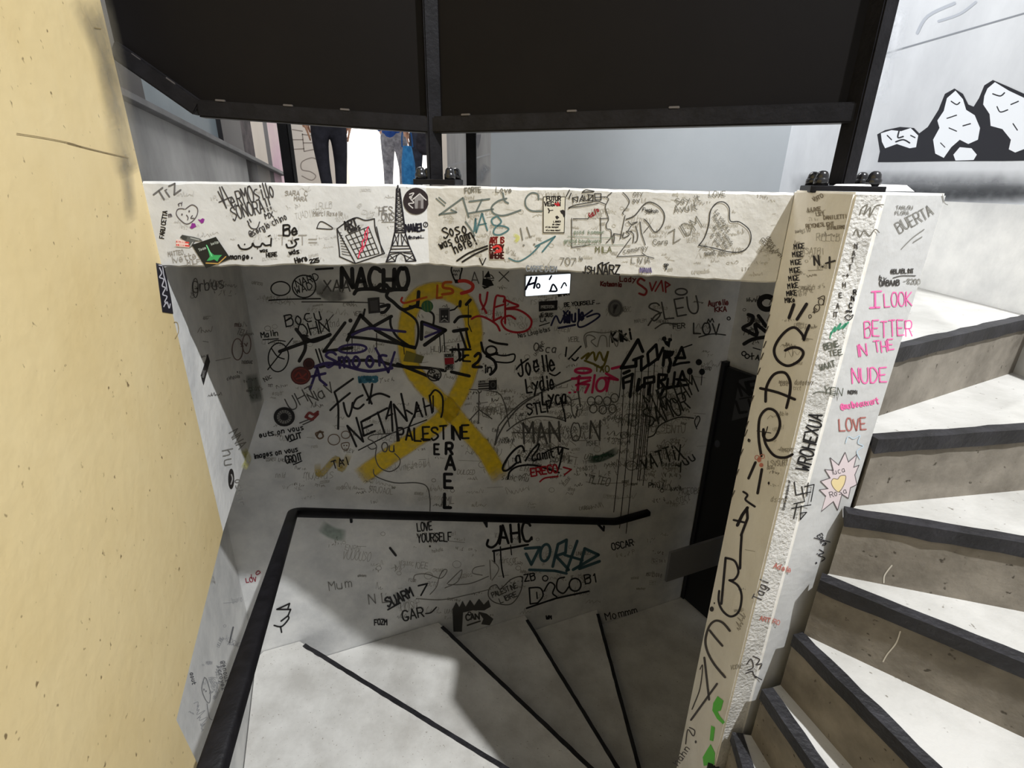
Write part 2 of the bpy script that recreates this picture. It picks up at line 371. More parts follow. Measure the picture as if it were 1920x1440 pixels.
# ------------------------------------------------------------------ black balustrade on the slab edge
bal = empty('balustrade', (-.19, 1.40, -.01), 'black steel balustrade of dark sheet panels bolted onto the white beam and column', 'railing')
PB = Vector((-.203, 1.392, 0)); PR = Vector((.662, 1.122, 0)); PK = Vector((-.742, 1.348, 0)); PL = Vector((-.90, 1.335, 0))
zb = {0: .126, 1: .136, 2: .148, 3: .262}
def post(p, z0, z1, w=.04, **kw): return bar('post', (p.x, p.y, z0), (p.x, p.y, z1), w, w, BLACK, bal, .003, up=Vector((.35, -.94, 0)), **kw)
post(PB, .0, 2.24, .034); post(PR, .005, 2.24, .036)
def railpanel(a, za, b, zb_, ins=.0):
    A, B = Vector((a.x, a.y, za)), Vector((b.x, b.y, zb_))
    bar('bottom_rail', A, B, .034, .036, BLACK, bal, .003)
    d = (B - A); n = Vector((d.y, -d.x, 0)).normalized()
    bm = bmesh.new(); o = n * -.004
    pts = [A + o + Vector((0, 0, .01)), B + o + Vector((0, 0, .01)), Vector((B.x, B.y, 2.2)) + o, Vector((A.x, A.y, 2.2)) + o]  # sheet carried up out of view to block the stair spotlight
    th = n * .003
    v0 = [bm.verts.new(p + th) for p in pts]; v1 = [bm.verts.new(p - th) for p in pts]
    bm.faces.new(v0); bm.faces.new(v1[::-1])
    for i in range(4): bm.faces.new((v0[i], v1[i], v1[(i + 1) % 4], v0[(i + 1) % 4]))
    bmesh.ops.recalc_face_normals(bm, faces=bm.faces)
    link('sheet_panel', mesh_of(bm, 'sheet_panel'), PANEL, bal)
    bar('top_rail', Vector((A.x, A.y, 2.2)), Vector((B.x, B.y, 2.2)), .04, .04, BLACK, bal, .003)
    # weld beads along the seam between sheet and rail
    side = 1 if n.y < 0 else -1
    for t in ((.1, .38, .62) if d.length > .5 else (.3, .7)):
        c = A + d * t + n * side * .012 + Vector((0, 0, .019)); u = d.normalized()
        bar('weld_bead', c - u * .011, c + u * .011, .006, .005, flat('weld_grey', srgb(96, 92, 92), .45, .6), bal, .001)
railpanel(PB, zb[0], PR, zb[1]); railpanel(PK, zb[2], PB, zb[0]); railpanel(PL, zb[3], PK, zb[2])
def plate(c, half, turn, name='base_plate', zt=.004):
    ca, sa = math.cos(turn), math.sin(turn); P = lambda x, y: (c[0] + x * ca - y * sa, c[1] + x * sa + y * ca)
    pl = prism(name, [P(-half, -half), P(half, -half), P(half, half), P(-half, half)], -.009, zt, BLACK, bal, .002)
    for i, (x, y) in enumerate(((-1, -1), (1, -1), (1, 1), (-1, 1))):
        q_ = P(x * half * .70, y * half * .70); bm = bmesh.new()
        prof = [(.0, 0), (.0135, 0), (.0135, .012), (.0115, .0135), (.0115, .015), (.0105, .021), (.0075, .0255), (.0035, .0275), (0, .028)]
        rings = []
        for r, zz in prof[1:-1]: rings.append([bm.verts.new((q_[0] + r * math.cos(2 * math.pi * t / 14), q_[1] + r * math.sin(2 * math.pi * t / 14), zt + zz)) for t in range(14)])
        for ra, rb in zip(rings, rings[1:]):
            for t in range(14): bm.faces.new((ra[t], ra[(t + 1) % 14], rb[(t + 1) % 14], rb[t]))
        bm.faces.new(rings[-1]); bm.faces.new(rings[0][::-1])
        b_ = link('cap_nut', mesh_of(bm, 'cap_nut'), flat('black_gloss_cap', srgb(24, 23, 25), .22, spec=.6), bal)
        for f in b_.data.polygons: f.use_smooth = True
    return pl
plate((PB.x + .01, PB.y - .005), .052, -.1); plate((PR.x, PR.y), .064, -.33)
# splashes of white paint over the right plate
bm = bmesh.new(); rp = random.Random(2); top = []; N_ = 26
for i in range(N_):
    an = 2 * math.pi * i / N_; rr = 1 + rp.uniform(-.16, .16)
    top.append((PR.x + .028 + math.cos(an) * .066 * rr + .018 * math.sin(an), PR.y - .046 + math.sin(an) * .026 * rr - .33 * math.cos(an) * .066))
ca = bm.verts.new((PR.x + .025, PR.y - .045, .0085)); r1 = [bm.verts.new((PR.x + .028 + (x - PR.x - .028) * .8, PR.y - .046 + (y - PR.y + .046) * .8, .0072)) for x, y in top]; r2 = [bm.verts.new((x, y, -.004)) for x, y in top]
for i in range(N_):
    j = (i + 1) % N_; bm.faces.new((ca, r1[i], r1[j])); bm.faces.new((r1[i], r2[i], r2[j], r1[j]))
bmesh.ops.recalc_face_normals(bm, faces=bm.faces)
tag(link('paint_splash', mesh_of(bm, 'paint_splash'), flat('white_splash_paint', srgb(226, 224, 222), .4), bal), label='white paint slopped over the base plate')
# square posts of the far side of the opening
for nm, px, y, lab in (('steel_post', (541, 300), 1.95, 'black square steel post standing in front of the beige pillar, left of the people'), ('steel_post', (884, 300), 2.05, 'black square steel post standing beside the pale grey hall wall')):
    p = at_y(px, y); r_ = empty(nm, (p.x, p.y, -.06), lab, 'post')
    bar('shaft', (p.x, p.y, -.05), (p.x, p.y, 1.05), .036, .036, BLACK, r_, .003, up=Vector((0, 1, 0)))
    prism('foot_plate', [(p.x - .05, p.y - .05), (p.x + .05, p.y - .05), (p.x + .05, p.y + .05), (p.x - .05, p.y + .05)], -.06, -.05, BLACK, r_, .002)
    bar('top_cap', (p.x, p.y, 1.045), (p.x, p.y, 1.055), .044, .044, BLACK, r_, .002, up=Vector((0, 1, 0)))

# ------------------------------------------------------------------ handrail
hr = empty('handrail', (-1.083, 2.12, -1.55), 'black flat handrail bent round the corner and running down along the graffiti wall', 'handrail')
def rail_mesh(pts, rw, rh):
    bm = bmesh.new(); rows = []
    for i, p in enumerate(pts):
        a = pts[max(i - 1, 0)]; b = pts[min(i + 1, len(pts) - 1)]; d = (b - a).normalized(); s = d.cross(Vector((0, 0, 1))).normalized(); u = s.cross(d)
        row = []
        for t in range(16):
            an = 2 * math.pi * t / 16; c, s_ = math.cos(an), math.sin(an)
            ex = lambda v: math.copysign(abs(v) ** .45, v)
            row.append(bm.verts.new(p + s * ex(c) * rw / 2 + u * ex(s_) * rh / 2))
        rows.append(row)
    for r, t in zip(rows, rows[1:]):
        for k in range(16): bm.faces.new((r[k], r[(k + 1) % 16], t[(k + 1) % 16], t[k]))
    bm.faces.new(rows[0]); bm.faces.new(rows[-1][::-1]); bmesh.ops.recalc_face_normals(bm, faces=bm.faces)
    for f in bm.faces: f.smooth = True
    return mesh_of(bm, 'rail')
RC = Vector((-1.083, 2.140, -1.552)); R0 = Vector((-.36, .20, -.79)); R1 = P_BACK.on((1155, 978)); R1 = R1 * ((R1.length - .075) / R1.length); R2 = P_BACK.on((1216, 961)); R2 = R2 * ((R2.length - .075) / R2.length)
d0, d1 = (R0 - RC).normalized(), (R1 - RC).normalized(); pts = [R0]
for i in range(7):
    t = i / 6; a, b = RC + d0 * .05, RC + d1 * .05
    pts.append(a * (1 - t) ** 2 + RC * (2 * t * (1 - t)) + b * t * t)
e0, e1 = (RC - R1).normalized(), (R2 - R1).normalized()
for i in range(5):
    t = i / 4; a, b = R1 + e0 * .03, R1 + e1 * .03
    pts.append(a * (1 - t) ** 2 + R1 * (2 * t * (1 - t)) + b * t * t)
pts.append(R2)
link('rail', rail_mesh(pts, .046, .040), BLACK, hr)
for px in ((657, 972), (905, 985), (1120, 992)):
    w_ = P_BACK.on(px); c = w_ + P_BACK.n * .075; t = (c.x - RC.x) / (R1.x - RC.x); zr = RC.z + (R1.z - RC.z) * t - .02
    bm = bmesh.new(); add_box_between(bm, (w_.x, w_.y, zr - .035), (c.x, c.y, zr - .035), .012, .012); add_box_between(bm, (c.x, c.y, zr - .04), (c.x, c.y, zr), .012, .012, Vector((0, 1, 0)))
    bmesh.ops.recalc_face_normals(bm, faces=bm.faces)
    link('bracket', mesh_of(bm, 'bracket'), BLACK, hr)
# ------------------------------------------------------------------ emergency light on the back wall
def on_wall(P, px, off): return P.on(px, off)
a, b, c, d = [P_BACK.on(p) for p in ((984, 517), (1066, 515), (1066, 548), (987, 550))]
em = empty('emergency_light', (a + b) / 2, 'small glowing rectangular wall light just under the beam, scrawled over with blue marker', 'light')
n_ = P_BACK.n; u_ = P_BACK.d if P_BACK.d.x > 0 else -P_BACK.d
x0, x1, zt, zbm = min(a.dot(u_), d.dot(u_)), b.dot(u_), max(a.z, b.z), min(c.z, d.z)
o3 = Vector((0, 0, 0)) + P_BACK.n * P_BACK.p.dot(P_BACK.n)
def wbox(name, ua, ub, za, zb2, h0, h1, mat, parent, bevel=.003):
    q0, q1 = o3 + u_ * ua, o3 + u_ * ub
    return prism(name, [(q0 + n_ * h0)[:2], (q1 + n_ * h0)[:2], (q1 + n_ * h1)[:2], (q0 + n_ * h1)[:2]], za, zb2, mat, parent, bevel)
wbox('housing', x0 - .004, x1 + .004, zbm - .004, zt + .004, 0, .018, flat('lamp_housing', srgb(150, 152, 156), .4), em)
LAMP = bpy.data.materials.new('lit_diffuser'); LAMP.use_nodes = True
_b = LAMP.node_tree.nodes['Principled BSDF']; _b.inputs['Base Color'].default_value = (.8, .85, .9, 1); _b.inputs['Emission Color'].default_value = (.86, .94, 1, 1); _b.inputs['Emission Strength'].default_value = 1.3
wbox('diffuser', x0, x1 + .0, zbm, zt, .012, .024, LAMP, em)

# low kick board in front of the door
_kp = P_BACK.n * .36
KBP = Plane((P_BACK.p + _kp)[:2], (P_BACK.p + _kp + P_BACK.d)[:2])
KB = [KBP.on(p) for p in ((1258, 1037), (1350, 1010), (1350, 1068), (1256, 1080))]
kb0, kb1 = KB[0], KB[1]
g = flat('grey_metal_board', srgb(120, 120, 124), .5)
kbo = empty('grey_board', (kb0 + kb1) / 2, 'flat grey metal board jutting out in front of the dark doorway', 'board')
KBz0, KBz1 = (KB[2].z + KB[3].z) / 2, (KB[0].z + KB[1].z) / 2
k1_ = Vector((G_[0], G_[1], 0)) + R_DIR.to_3d() * .36 - Vector((kb1.x - kb0.x, kb1.y - kb0.y, 0)).normalized() * .06; th_ = P_BACK.n * -.02
prism('plate', [kb0[:2], k1_[:2], (k1_ + th_)[:2], (kb0 + th_)[:2]], KBz0, KBz1, g, kbo, .002)
for dz in (.03, -.03):
    zz = (KBz0 + KBz1) / 2 + dz; w_ = Vector((k1_.x, k1_.y, zz)) - P_BACK.n * .01; kd = Vector((kb1.x - kb0.x, kb1.y - kb0.y, 0)).normalized()
    bar('bracket', w_ - kd * .06, w_ + kd * .028, .012, .012, g, kbo, .002)

# ------------------------------------------------------------------ people beyond, seen from the hips down between beam and balustrade
def skin_mesh(name, verts, edges, radii, mat, parent, sub=2, root=0):
    me = bpy.data.meshes.new(name); me.from_pydata(verts, edges, [])
    o = bpy.data.objects.new(name, me); COL.objects.link(o); me.materials.append(mat)
    sk = o.modifiers.new('skin', 'SKIN'); sk.use_smooth_shade = True
    for i, r in enumerate(radii):
        v = me.skin_vertices[0].data[i]; v.radius = r if isinstance(r, tuple) else (r, r)
        v.use_root = (i == root)
    ss = o.modifiers.new('sub', 'SUBSURF'); ss.levels = sub; ss.render_levels = sub
    dg = bpy.context.evaluated_depsgraph_get(); dg.update()
    nm = bpy.data.meshes.new_from_object(o.evaluated_get(dg)); nm.name = name
    bpy.data.objects.remove(o); 
    if not nm.materials: nm.materials.append(mat)
    q = bpy.data.objects.new(name, nm); COL.objects.link(q)
    for f in nm.polygons: f.use_smooth = True
    q.parent = parent; q.rotation_euler = (0, 0, 0)
    return q
SKIN = flat('skin_tone', srgb(214, 168, 140), .5)
def person(loc, turn, H, top, legs, shoe, hair, label, spread=.09, coat=.50, step=.0, fat=1.0, long_hair=False):
    r_ = empty('person', loc, label, 'person', 'people standing in the hall beyond'); r_.rotation_euler = (0, 0, turn)
    s = H / 1.72; P = lambda x, y, z: (x * s, y * s, z * s)
    V = [P(0, 0, .95), P(0, .01, 1.12), P(0, .01, 1.32), P(0, .0, 1.45), P(0, 0, 1.53), P(0, -.015, 1.63), P(0, -.01, 1.72)]
    Rr = [(.15, .115), (.135, .10), (.165, .11), (.10, .075), (.052, .055), (.075, .09), (.05, .06)]
    Ed = [(0, 1), (1, 2), (2, 3), (3, 4), (4, 5), (5, 6)]
    for sx in (-1, 1):
        i = len(V)
        V += [P(sx * .10, 0, .88), P(sx * (.09 + spread * .3), -.02 + sx * step, .50), P(sx * (.07 + spread * .5), .02 + sx * step * 1.6, .09), P(sx * (.08 + spread * .5), -.10 + sx * step * 1.6, .045)]
        Rr += [.085, .055, .038, .036]; Ed += [(0, i), (i, i + 1), (i + 1, i + 2), (i + 2, i + 3)]
        j = len(V)
        V += [P(sx * .19, .0, 1.42), P(sx * .25, .03, 1.15), P(sx * .22, -.10, .92), P(sx * .20, -.13, .84)]
        Rr += [.058, .042, .031, (.022, .036)]; Ed += [(2, j), (j, j + 1), (j + 1, j + 2), (j + 2, j + 3)]
    for sx, hj in ((-1, 13), (1, 21)):
        for ox, ln in ((-.030, .055), (-.012, .075), (.006, .08), (.024, .068)):
            i = len(V); V += [P(sx * .198, -.135 + ox, .80), P(sx * .188, -.142 + ox, .80 - ln * .5), P(sx * .178, -.148 + ox, .80 - ln)]
            Rr += [.0095, .0085, .0075]; Ed += [(hj, i), (i, i + 1), (i + 1, i + 2)]
        i = len(V); V += [P(sx * .18, -.185, .83), P(sx * .172, -.20, .795)]; Rr += [.010, .0085]; Ed += [(hj - 1, i), (i, i + 1)]
    body = skin_mesh('body', V, Ed, [((a[0] * s, a[1] * s) if isinstance(a, tuple) else a * s) for a in Rr], SKIN, r_)
    # trousers
    TV, TR, TE = [P(0, 0, .98), P(0, 0, .90)], [(.158 * fat, .122 * fat), (.15 * fat, .12 * fat)], [(0, 1)]
    for sx in (-1, 1):
        i = len(TV)
        TV += [P(sx * .095, 0, .80), P(sx * (.09 + spread * .3), -.02 + sx * step, .50), P(sx * (.075 + spread * .45), .01 + sx * step * 1.4, .28), P(sx * (.07 + spread * .5), .015 + sx * step * 1.6, .10)]
        k = fat
        TR += [.098 * k, .068 * k, .06 * k, .05 * k]; TE += [(1, i), (i, i + 1), (i + 1, i + 2), (i + 2, i + 3)]
    skin_mesh('trousers', TV, TE, [((a[0] * s, a[1] * s) if isinstance(a, tuple) else a * s) for a in TR], legs, r_)
    JV, JR, JE = [P(0, 0, 1.46), P(0, 0.01, 1.33), P(0, .01, 1.12), P(0, 0, .95), P(0, 0, coat + .26)], [(.10, .085), (.182, .128), (.165, .125), (.178, .135), (.165, .13)], [(0, 1), (1, 2), (2, 3), (3, 4)]
    for sx in (-1, 1):
        j = len(JV); JV += [P(sx * .195, .0, 1.41), P(sx * .255, .03, 1.15), P(sx * .225, -.09, .94)]; JR += [.07, .055, .045]; JE += [(1, j), (j, j + 1), (j + 1, j + 2)]
    skin_mesh('jacket', JV, JE, [((a[0] * s, a[1] * s) if isinstance(a, tuple) else a * s) for a in JR], top, r_)
    for sx in (-1, 1):
        x_, y_ = sx * (.075 + spread * .5), sx * step * 1.6
        skin_mesh('shoe', [P(x_, y_ + .04, .05), P(x_, y_ - .06, .045), P(x_, y_ - .16, .038)], [(0, 1), (1, 2)], [(.042 * s, .05 * s), (.045 * s, .042 * s), (.04 * s, .03 * s)], shoe, r_)
    hv = [P(0, .02, 1.70), P(0, .05, 1.62)] + ([P(0, .07, 1.45)] if long_hair else [])
    skin_mesh('hair', hv, [(i, i + 1) for i in range(len(hv) - 1)], [(.082 * s, .09 * s)] * len(hv), hair, r_)
    for sx in (-1, 1):
        bm = bmesh.new(); bmesh.ops.create_icosphere(bm, subdivisions=1, radius=.011 * s, matrix=Matrix.Translation(P(sx * .03, -.098, 1.635)))
        e_ = link('eye', mesh_of(bm, 'eye'), flat('eye_dark', srgb(40, 30, 25), .3), None); e_.parent = r_
        e_ = skin_mesh('ear', [P(sx * .074, 0, 1.645), P(sx * .078, .005, 1.60)], [(0, 1)], [.016 * s, .010 * s], SKIN, r_, 1)
    skin_mesh('nose', [P(0, -.09, 1.63), P(0, -.115, 1.60)], [(0, 1)], [.009 * s, .014 * s], SKIN, r_, 1)
    skin_mesh('mouth', [P(-.02, -.094, 1.572), P(.02, -.094, 1.572)], [(0, 1)], [.006 * s, .006 * s], flat('lips', srgb(170, 100, 92), .5), r_, 1)
    return r_
cloth = lambda n_, c1, c2: noisy(n_, c1, c2, 16, .35, .65, .85, .3, 90)
p = at_y((622, 300), 5.3); person((p.x, p.y, -.35), math.radians(200), 1.64, cloth('black_top', srgb(26, 26, 32), srgb(38, 38, 46)), cloth('black_leggings', srgb(24, 25, 34), srgb(38, 39, 50)), flat('black_shoe', srgb(22, 22, 24), .6), flat('dark_hair', srgb(40, 30, 26), .6), 'person in tight black leggings standing in front of the beige pillar', -.02, .60, .02, .95, True)
p = at_y((741, 300), 7.6); person((p.x, p.y, -.35), math.radians(165), 1.76, cloth('blue_jacket', srgb(24, 54, 120), srgb(44, 90, 170)), cloth('grey_trousers', srgb(112, 112, 120), srgb(168, 168, 174)), flat('white_shoe', srgb(210, 210, 210), .6), flat('brown_hair', srgb(70, 52, 40), .6), 'person in blue jacket and crumpled grey trousers against the bright wall', .14, .52, -.03, 1.06)
p = at_y((797, 300), 6.9); person((p.x, p.y, -.35), math.radians(190), 1.74, cloth('charcoal_coat', srgb(34, 33, 40), srgb(56, 54, 62)), cloth('dark_trousers', srgb(36, 38, 48), srgb(56, 60, 74)), flat('black_boot', srgb(26, 25, 26), .5), flat('black_hair', srgb(28, 24, 24), .6), 'person in dark coat behind the black corner post', .06, .36, .03, 1.05)
bp = at_y((765, 300), 6.35)
bag = empty('tote_bag', (bp.x, bp.y, .0), 'bright blue bag hanging beside the person in the dark coat', 'bag')
bm = bmesh.new(); prof = [(.10, .12, -.06), (.12, .16, .05), (.11, .15, .25), (.07, .12, .42)]
rows = []
for wx, wy, zz in prof: rows.append([bm.verts.new((bp.x + wx * math.cos(2 * math.pi * t / 12) * .7, bp.y + wy * .6 * math.sin(2 * math.pi * t / 12), zz - .06)) for t in range(12)])
for ra, rb in zip(rows, rows[1:]):
    for t in range(12): bm.faces.new((ra[t], ra[(t + 1) % 12], rb[(t + 1) % 12], rb[t]))
bm.faces.new(rows[-1]); bm.faces.new(rows[0][::-1])
link('pouch', mesh_of(bm, 'pouch'), cloth('blue_bag_cloth', srgb(30, 100, 160), srgb(60, 140, 200)), bag)
bm = bmesh.new(); hp = [Vector((bp.x + math.cos(math.pi * t / 8) * .06, bp.y, .35 + math.sin(math.pi * t / 8) * .26)) for t in range(9)]
for a, b in zip(hp, hp[1:]): add_box_between(bm, a, b, .012, .02, Vector((0, 1, 0)))
link('strap', mesh_of(bm, 'strap'), cloth('blue_bag_strap', srgb(30, 80, 140), srgb(40, 100, 160)), bag)

# ------------------------------------------------------------------ marker, spray and stickers: thin paint lying on the walls
FONT = {
 'A': '00 26 40;12 32', 'B': '00 06;~06 36 45 34 03;~03 34 42 30 00', 'C': '~45 36 16 04 02 10 30 41', 'D': '00 06;~06 26 44 42 20 00', 'E': '46 06 00 40;03 33',
 'F': '46 06 00;03 33', 'G': '~45 36 16 04 02 10 30 42;42 22', 'H': '00 06;40 46;03 43', 'I': '20 26', 'J': '~36 31 20 10 01', 'K': '00 06;46 03 40', 'L': '06 00 40',
 'M': '00 06 23 46 40', 'N': '00 06 40 46', 'O': '~26 16 04 02 10 30 42 44 36 26', 'P': '00 06;~06 36 45 44 33 03', 'Q': '~26 16 04 02 10 30 42 44 36 26;21 40',
 'R': '00 06;~06 36 45 44 33 03;23 40', 'S': '~45 36 16 05 14 33 42 31 10 01', 'T': '06 46;26 20', 'U': '~06 02 10 30 42 46', 'V': '06 20 46', 'W': '06 10 23 30 46',
 'X': '00 46;06 40', 'Y': '06 23 46;23 20', 'Z': '06 46 00 40',
 'a': '~34 14 02 10 31;34 30', 'b': '06 00;~03 24 32 20 00', 'c': '~34 14 02 10 30', 'd': '36 30;~34 14 02 10 31', 'e': '02 32;~32 24 14 02 10 31', 'f': '~36 26 15 10;04 34',
 'g': '~34 14 02 10 32;~34 31 2n 0m', 'h': '06 00;~03 24 33 30', 'i': '14 10;15 16', 'j': '~24 20 1n 0m;25 26', 'k': '06 00;34 02 30', 'l': '16 10', 'm': '04 00;~03 14 23 20;~23 34 43 40',
 'n': '04 00;~03 24 33 30', 'o': '~24 14 02 10 20 32 24', 'p': '04 0n;~03 24 32 20 01', 'q': '34 3n;~34 14 02 10 31', 'r': '04 00;~02 14 34', 's': '~34 14 03 31 20 00',
 't': '16 11 20 30;04 34', 'u': '~04 01 10 30 32;34 30', 'v': '04 20 44', 'w': '04 10 23 30 44', 'x': '04 30;34 00', 'y': '04 22;44 0n', 'z': '04 34 00 30',
 '0': '~26 16 04 02 10 30 42 44 36 26', '1': '15 26 20', '2': '~05 26 44 00;00 40', '3': '~05 26 44 23;~23 42 20 01', '4': '30 36 02 42', '5': '46 06 03;~03 33 42 30 00', '6': '~36 04 01 20 41 33 02',
 '7': '06 46 10', '8': '~23 05 26 45 23 01 20 41 23', '9': '~43 23 05 26 44 20', '.': '20 21', '!': '26 22;20 21', '@': '~33 24 12 21 33 32 42 45 26 04 01 20 40', '-': '03 33', "'": '26 25', '"': '16 15;36 35',
 '+': '21 25;03 43', '=': '02 42;04 44', ':': '21 22;24 25', '_': '00 40', '&': '40 05 26 34 02 10 41', '<': '~20 04 15 24 35 44 20', '/': '00 46', '?': '~05 26 44 22;20 21', ',': '21 10', '>': '00 43 06'}
NARROW = {'i': 2.6, 'l': 2.4, 'I': 3, '.': 2.5, '!': 3, "'": 2.5, ' ': 3, 'j': 3.4, 't': 4, 'f': 4, 'r': 4, '1': 3.4, ':': 3}
def _n(c): return {'m': -1, 'n': -2}.get(c) if c in 'mn' else int(c)
def smooth(p, n=5, closed=False):
    if len(p) < 3: return p
    out = []; N = len(p)
    for i in range(N if closed else N - 1):
        g = (lambda k: p[k % N]) if closed else (lambda k: p[max(0, min(N - 1, k))])
        a, b, c, d = g(i - 1), g(i), g(i + 1), g(i + 2)
        for s in range(n):
            t = s / n
            out.append(tuple(.5 * (2 * b[k] + (c[k] - a[k]) * t + (2 * a[k] - 5 * b[k] + 4 * c[k] - d[k]) * t * t + (3 * b[k] - a[k] - 3 * c[k] + d[k]) * t ** 3) for k in (0, 1)))
    out.append(p[0] if closed else p[-1]); return out
def pts(s): return [tuple(float(v) for v in q.split(',')) for q in s.split()]
class Paint:
    """collects strokes given in photograph pixels and lays them on a wall plane as thin real paint"""
    def __init__(s, plane, off): s.P, s.off, s.bm = plane, off, bmesh.new(); s.soft = None
    def v(s, p): return s.bm.verts.new(s.P.on(p, s.off))
    def face(s, vs):
        try: s.bm.faces.new(vs)
        except ValueError: pass
    def ribbon(s, p, w, closed=False):
        p = [q for i, q in enumerate(p) if i == 0 or math.hypot(q[0] - p[i - 1][0], q[1] - p[i - 1][1]) > .05]
        if len(p) < 2: return
        L = []; R = []; n = len(p)
        if not closed:
            d0 = Vector(p[0]) - Vector(p[1]); d0.normalize(); d1 = Vector(p[-1]) - Vector(p[-2]); d1.normalize()
            p = [tuple(Vector(p[0]) + d0 * w * .42)] + list(p) + [tuple(Vector(p[-1]) + d1 * w * .42)]; n += 2
        prev = None
        for i in range(n):
            a, b = Vector(p[max(i - 1, 0)]), Vector(p[min(i + 1, n - 1)])
            if closed: a, b = Vector(p[(i - 1) % (n - 1)]), Vector(p[(i + 1) % (n - 1)])
            d = b - a
            d = d.normalized() if d.length > 1e-6 else Vector((1, 0))
            q = Vector((-d.y, d.x)) * (w / 2) * (.55 if not closed and i in (0, n - 1) else 1)
            c = Vector(p[i]); cur = (s.v(c + q), s.v(c - q))
            if prev: s.face((prev[0], prev[1], cur[1], cur[0]))
            prev = cur
    def line(s, p, w):
        for a, b in zip(p, p[1:]): s.ribbon([a, b], w)
        for q in p[1:-1]: s.disc(q[0], q[1], w * .5, w * .5, 8)
    def fill(s, p):
        vs = [s.v(q) for q in p]
        for t in tessellate_polygon([[Vector((q[0], q[1], 0)) for q in p]]): s.face([vs[i] for i in t])
    def disc(s, cx, cy, rx, ry, n=20):
        s.face([s.v((cx + rx * math.cos(2 * math.pi * i / n), cy + ry * math.sin(2 * math.pi * i / n))) for i in range(n)])
    def ring(s, cx, cy, rx, ry, w, n=26, rot=0):
        c, q = math.cos(rot), math.sin(rot)
        e = [(rx * math.cos(2 * math.pi * i / n), ry * math.sin(2 * math.pi * i / n)) for i in range(n + 1)]
        s.ribbon([(cx + a * c - b * q, cy + a * q + b * c) for a, b in e], w, True)
    def text(s, x, y, h, ang, t, w, sx=1.0, slant=0.0, jit=.16, rnd=None):
        u = h / 6; ca, sa = math.cos(math.radians(ang)), math.sin(math.radians(ang)); cx = 0; rnd = rnd or random.Random(hash(t) % 991 if False else sum(map(ord, t)))
        for ch in t:
            dy = rnd.uniform(-.35, .35) * (1 if jit else 0)
            for st in FONT.get(ch, '').split(';') if ch in FONT else ():
                sm = st[0] == '~'; q = [(_n(k[0]), _n(k[1])) for k in st.lstrip('~').split()]
                q = [(a + rnd.uniform(-jit, jit), b + dy + rnd.uniform(-jit, jit)) for a, b in q]
                if sm: q = smooth(q, 4)
                q = [((cx + a + b * slant) * u * sx, b * u) for a, b in q]
                q = [(x + a * ca - b * sa, y - a * sa - b * ca) for a, b in q]
                (s.ribbon if sm or len(q) == 2 else s.line)(q, w)
            cx += NARROW.get(ch, 5.3)
    def draw(s, it):
        k = it[0]
        if k == 't': s.text(*it[1:])
        elif k == 's': s.ribbon(smooth(pts(it[2])), it[1])
        elif k == 'c': s.ribbon(smooth(pts(it[2]), 5, True), it[1], True)
        elif k == 'l': s.line(pts(it[2]), it[1])
        elif k == 'f': s.fill(pts(it[1]))
        elif k == 'd': s.disc(*it[1:])
        elif k == 'o': s.ring(*it[1:])
INK = {}
def ink(c):
    k = 'paint_%d_%d_%d' % c
    if k not in INK: INK[k] = flat(k, srgb(*c), .5, 0, .35)
    return INK[k]
K = (22, 20, 22); G1 = (86, 84, 82); G2 = (128, 126, 121); G3 = (158, 155, 150); RED = (176, 36, 48); PNK = (238, 110, 172); HPK = (206, 40, 92); PUR = (56, 44, 104); BLU = (40, 46, 104); TEA = (62, 92, 102); GRN = (96, 206, 66)
def graf(plane, label, col, *items, name='graffiti', parent=None):
    plane.k += 1
    p = Paint(plane, .0007 + plane.k * .00003)
    for it in items: p.draw(it)
    o = link(name, mesh_of(p.bm, name), ink(col), parent or plane.owner)
    if label: o['label'] = label
    return o
def spray(plane, label, col, strokes, dens=.85, edge=.34, parent=None):
    """a sprayed band: solid core, edges thinning out"""
    plane.k += 1; off = .0007 + plane.k * .00003; bm = bmesh.new(); lay = bm.verts.layers.float.new('soft')
    for w, s in strokes:
        p = smooth(pts(s), 6); prev = None; n = len(p)
        for i in range(n):
            d = (Vector(p[min(i + 1, n - 1)]) - Vector(p[max(i - 1, 0)])).normalized(); q = Vector((-d.y, d.x)); c = Vector(p[i]); row = []
            end = min(1, i / 3, (n - 1 - i) / 3)
            for f, a in ((-.5, 0), (-.5 + edge * .5, 1), (.5 - edge * .5, 1), (.5, 0)):
                vv = bm.verts.new(plane.on(c + q * w * f, off)); vv[lay] = a * end; row.append(vv)
            if prev:
                for k in range(3): bm.faces.new((prev[k], prev[k + 1], row[k + 1], row[k]))
            prev = row
    nm = 'spray_%d_%d_%d_%d' % (*col, int(dens * 100))
    if nm not in MATS:
        m = bpy.data.materials.new(nm); m.use_nodes = True; nt = m.node_tree; N, L = nt.nodes, nt.links; b = N['Principled BSDF']
        b.inputs['Base Color'].default_value = srgb(*col); b.inputs['Roughness'].default_value = .6
        at = N.new('ShaderNodeAttribute'); at.attribute_name = 'soft'
        tc = N.new('ShaderNodeTexCoord'); no = N.new('ShaderNodeTexNoise'); no.inputs['Scale'].default_value = 28; L.new(tc.outputs['Object'], no.inputs[0])
        mu = N.new('ShaderNodeMath'); mu.operation = 'MULTIPLY'; L.new(at.outputs['Fac'], mu.inputs[0])
        mr = N.new('ShaderNodeMapRange'); mr.inputs[1].default_value = .25; mr.inputs[2].default_value = .7; mr.inputs[3].default_value = dens * .7; mr.inputs[4].default_value = dens * 1.1; L.new(no.outputs[0], mr.inputs[0]); L.new(mr.outputs[0], mu.inputs[1])
        L.new(mu.outputs[0], b.inputs['Alpha']); MATS[nm] = m
    o = link('spray_paint', mesh_of(bm, 'spray_paint'), MATS[nm], parent or plane.owner)
    if label: o['label'] = label
    return o
